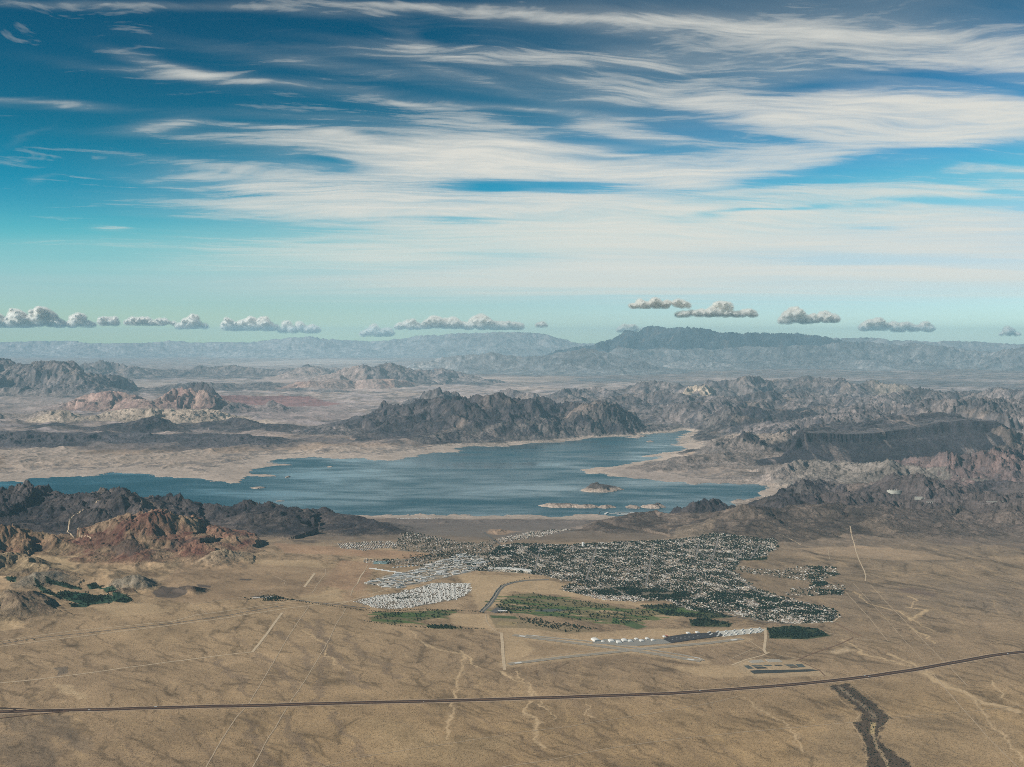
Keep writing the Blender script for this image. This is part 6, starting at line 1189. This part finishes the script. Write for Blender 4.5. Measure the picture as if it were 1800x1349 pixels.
def fbm3(p, L, octs, off):
    return (fbm(p[:, 0], p[:, 2], L, octs, .55, off) + fbm(p[:, 1], p[:, 2], L, octs, .55, off + 9) + fbm(p[:, 0] + p[:, 1], p[:, 1] - p[:, 2], L, octs, .55, off + 19)) / 1.7
def cloud_mat():
    m, nt, b = new_mat('cumulus_cloud'); L = nt.links; b.inputs['Base Color'].default_value = (1, .985, .94, 1); b.inputs['Specular IOR Level'].default_value = 0
    tl = N(nt, 'ShaderNodeBsdfTranslucent'); tl.inputs[0].default_value = (.95, .96, .96, 1); ms = N(nt, 'ShaderNodeMixShader'); ms.inputs[0].default_value = .30
    out = [n for n in nt.nodes if n.type == 'OUTPUT_MATERIAL'][0]; L.new(b.outputs[0], ms.inputs[1]); L.new(tl.outputs[0], ms.inputs[2]); L.new(ms.outputs[0], out.inputs[0]); return m
M_CU = cloud_mat()
M_VAP = bpy.data.materials.new('cloud_vapour'); M_VAP.use_nodes = True; M_VAP.node_tree.nodes.clear()
_o = M_VAP.node_tree.nodes.new('ShaderNodeOutputMaterial'); _v = M_VAP.node_tree.nodes.new('ShaderNodeVolumePrincipled'); _v.inputs['Color'].default_value = (1, .99, .96, 1); _v.inputs['Density'].default_value = .0008; M_VAP.node_tree.links.new(_v.outputs[0], _o.inputs['Volume'])
def cumulus(lab, x0, x1, ytop, ybase, seed, D=215000.0, dens=1.0):
    q = random.Random(seed); Vs, Fs, c = [], [], 0; H_ = ybase - ytop
    prof = [q.uniform(.3, 1) for _ in range(max(3, int((x1 - x0) / 13) + 2))]; prof[q.randrange(1, len(prof) - 1)] = 1.0
    def hgt(u): return np.interp(u, np.linspace(0, 1, len(prof)), prof) * min(1, 3.5 * min(u, 1 - u) + .35)
    lobes = []
    n = max(6, int((x1 - x0) / 1.5))
    for i in range(n):          # body
        u = q.random(); t = hgt(u); rp = H_ * q.uniform(.20, .30) * (.5 + .6 * t); lobes.append((x0 + (x1 - x0) * u, ybase - rp * .6 - max(0, H_ * t - rp * 1.6) * q.random(), rp, q.uniform(-1, 1)))
    for i in range(n * 3):      # small heads boiling up on the outside
        px, py, rp, dd = lobes[q.randrange(n)]; a = q.uniform(-.2, 3.34); r2 = rp * q.uniform(.28, .5); lobes.append((px + math.cos(a) * rp * .95, py - math.sin(a) * rp * .85, r2, dd - q.uniform(0, .6) * rp / 4))
    for px, py, rp, dd in lobes:
        a, b = ray(px, py); r = rp * D / F; c0 = np.array([a * D, D + dd * 1500, CAMZ + b * D])
        v = IV * r * np.array([1.2, 1.2, .9]) + c0; nn = IV / np.linalg.norm(IV, axis=1)[:, None]; v = v + nn * (fbm3(v, r * .9, 4, seed) * r * .36)[:, None]
        zb = CAMZ + ray(px, ybase)[1] * D; v[:, 2] = np.where(v[:, 2] < zb, zb + (v[:, 2] - zb) * .15, v[:, 2])
        Vs.append(v); Fs.append(IF + c); c += len(v)
    o = np_mesh('cumulus_cloud', np.concatenate(Vs), np.concatenate(Fs), M_CU, smooth_=True); tag(o, lab, 'cloud', kind='structure')
    md = o.modifiers.new('union', 'REMESH'); md.mode = 'VOXEL'; md.voxel_size = 130.0; md.use_smooth_shade = True; sm = o.modifiers.new('soften', 'SMOOTH'); sm.factor = .6; sm.iterations = 7
    e = bpy.data.objects.new('vapour_edge', o.data.copy()); C.objects.link(e); e.parent = o; e.data.materials.clear(); e.data.materials.append(M_VAP)
    m2_ = e.modifiers.new('union', 'REMESH'); m2_.mode = 'VOXEL'; m2_.voxel_size = 200.0; m3_ = e.modifiers.new('grow', 'DISPLACE'); m3_.strength = 330.0; m3_.mid_level = 0.0; m4_ = e.modifiers.new('soften', 'SMOOTH'); m4_.factor = .5; m4_.iterations = 6
for i, a in enumerate((('long cream cumulus bank at the left edge of the horizon', -60, 108, 539, 574), ('short cumulus puff just right of the left edge bank', 116, 163, 548, 574), ('small round puff, third cloud from the left', 180, 203, 552, 572), ('small low puff pair between the third cloud and the tall one', 222, 304, 554, 571), ('taller puffy cloud left of the wide gap', 312, 362, 551, 577), ('long cloud bank with a tail right of the first gap', 390, 490, 555, 580), ('thin lumpy cloud tail ending in a knob', 492, 560, 562, 584), ('tiny faint cloud scraps over the far plain', 636, 690, 570, 590),
                       ('bright cloud bank left part over the far centre', 696, 740, 560, 578), ('tallest bright cloud over the far centre', 744, 818, 550, 576), ('bright cloud right part over the far centre', 820, 915, 550, 578), ('tiny puff over the far centre right', 940, 962, 564, 575),
                       ('long flat based cloud above the big mountain, upper left part', 1100, 1215, 523, 541), ('flat grey based cloud above the big mountain, lower part', 1190, 1330, 536, 556), ('small bright tower on top of the flat cloud', 1250, 1285, 528, 545), ('compact grey and white cloud right of the big mountain cloud', 1374, 1422, 538, 568), ('rounded bright lobe on the right of the compact cloud', 1420, 1474, 544, 566), ('faint broken puffs over the far right', 1512, 1580, 558, 580), ('second group of faint puffs over the far right', 1570, 1640, 562, 582), ('faint single puff near the right edge', 1764, 1788, 574, 590), ('low puffs peeking above the big mountain shoulder', 1085, 1140, 570, 584))):
    cumulus(*a, seed=i + 3)

# ------------------------------------------------------------------ haze
zlo, zhi = float(min(ZZ.min(), WATER)) - 2, max(float(ZZ.max()), CAMZ) + 60
hv, hf = box(220000, 176000, zhi - zlo, 0, 86000, zlo)
m = bpy.data.materials.new('haze'); m.use_nodes = True; nt = m.node_tree; nt.nodes.clear(); out = nt.nodes.new('ShaderNodeOutputMaterial'); pv = nt.nodes.new('ShaderNodeVolumePrincipled')
pv.inputs['Color'].default_value = (.50, .82, 1.0, 1); pv.inputs['Density'].default_value = 5.8e-6; pv.inputs['Anisotropy'].default_value = -0.15; nt.links.new(pv.outputs[0], out.inputs['Volume'])
o = mesh_obj('haze', hv, hf, m); tag(o, 'thin blue haze filling the distance', 'haze', kind='stuff')
print('top', zhi, 'done')
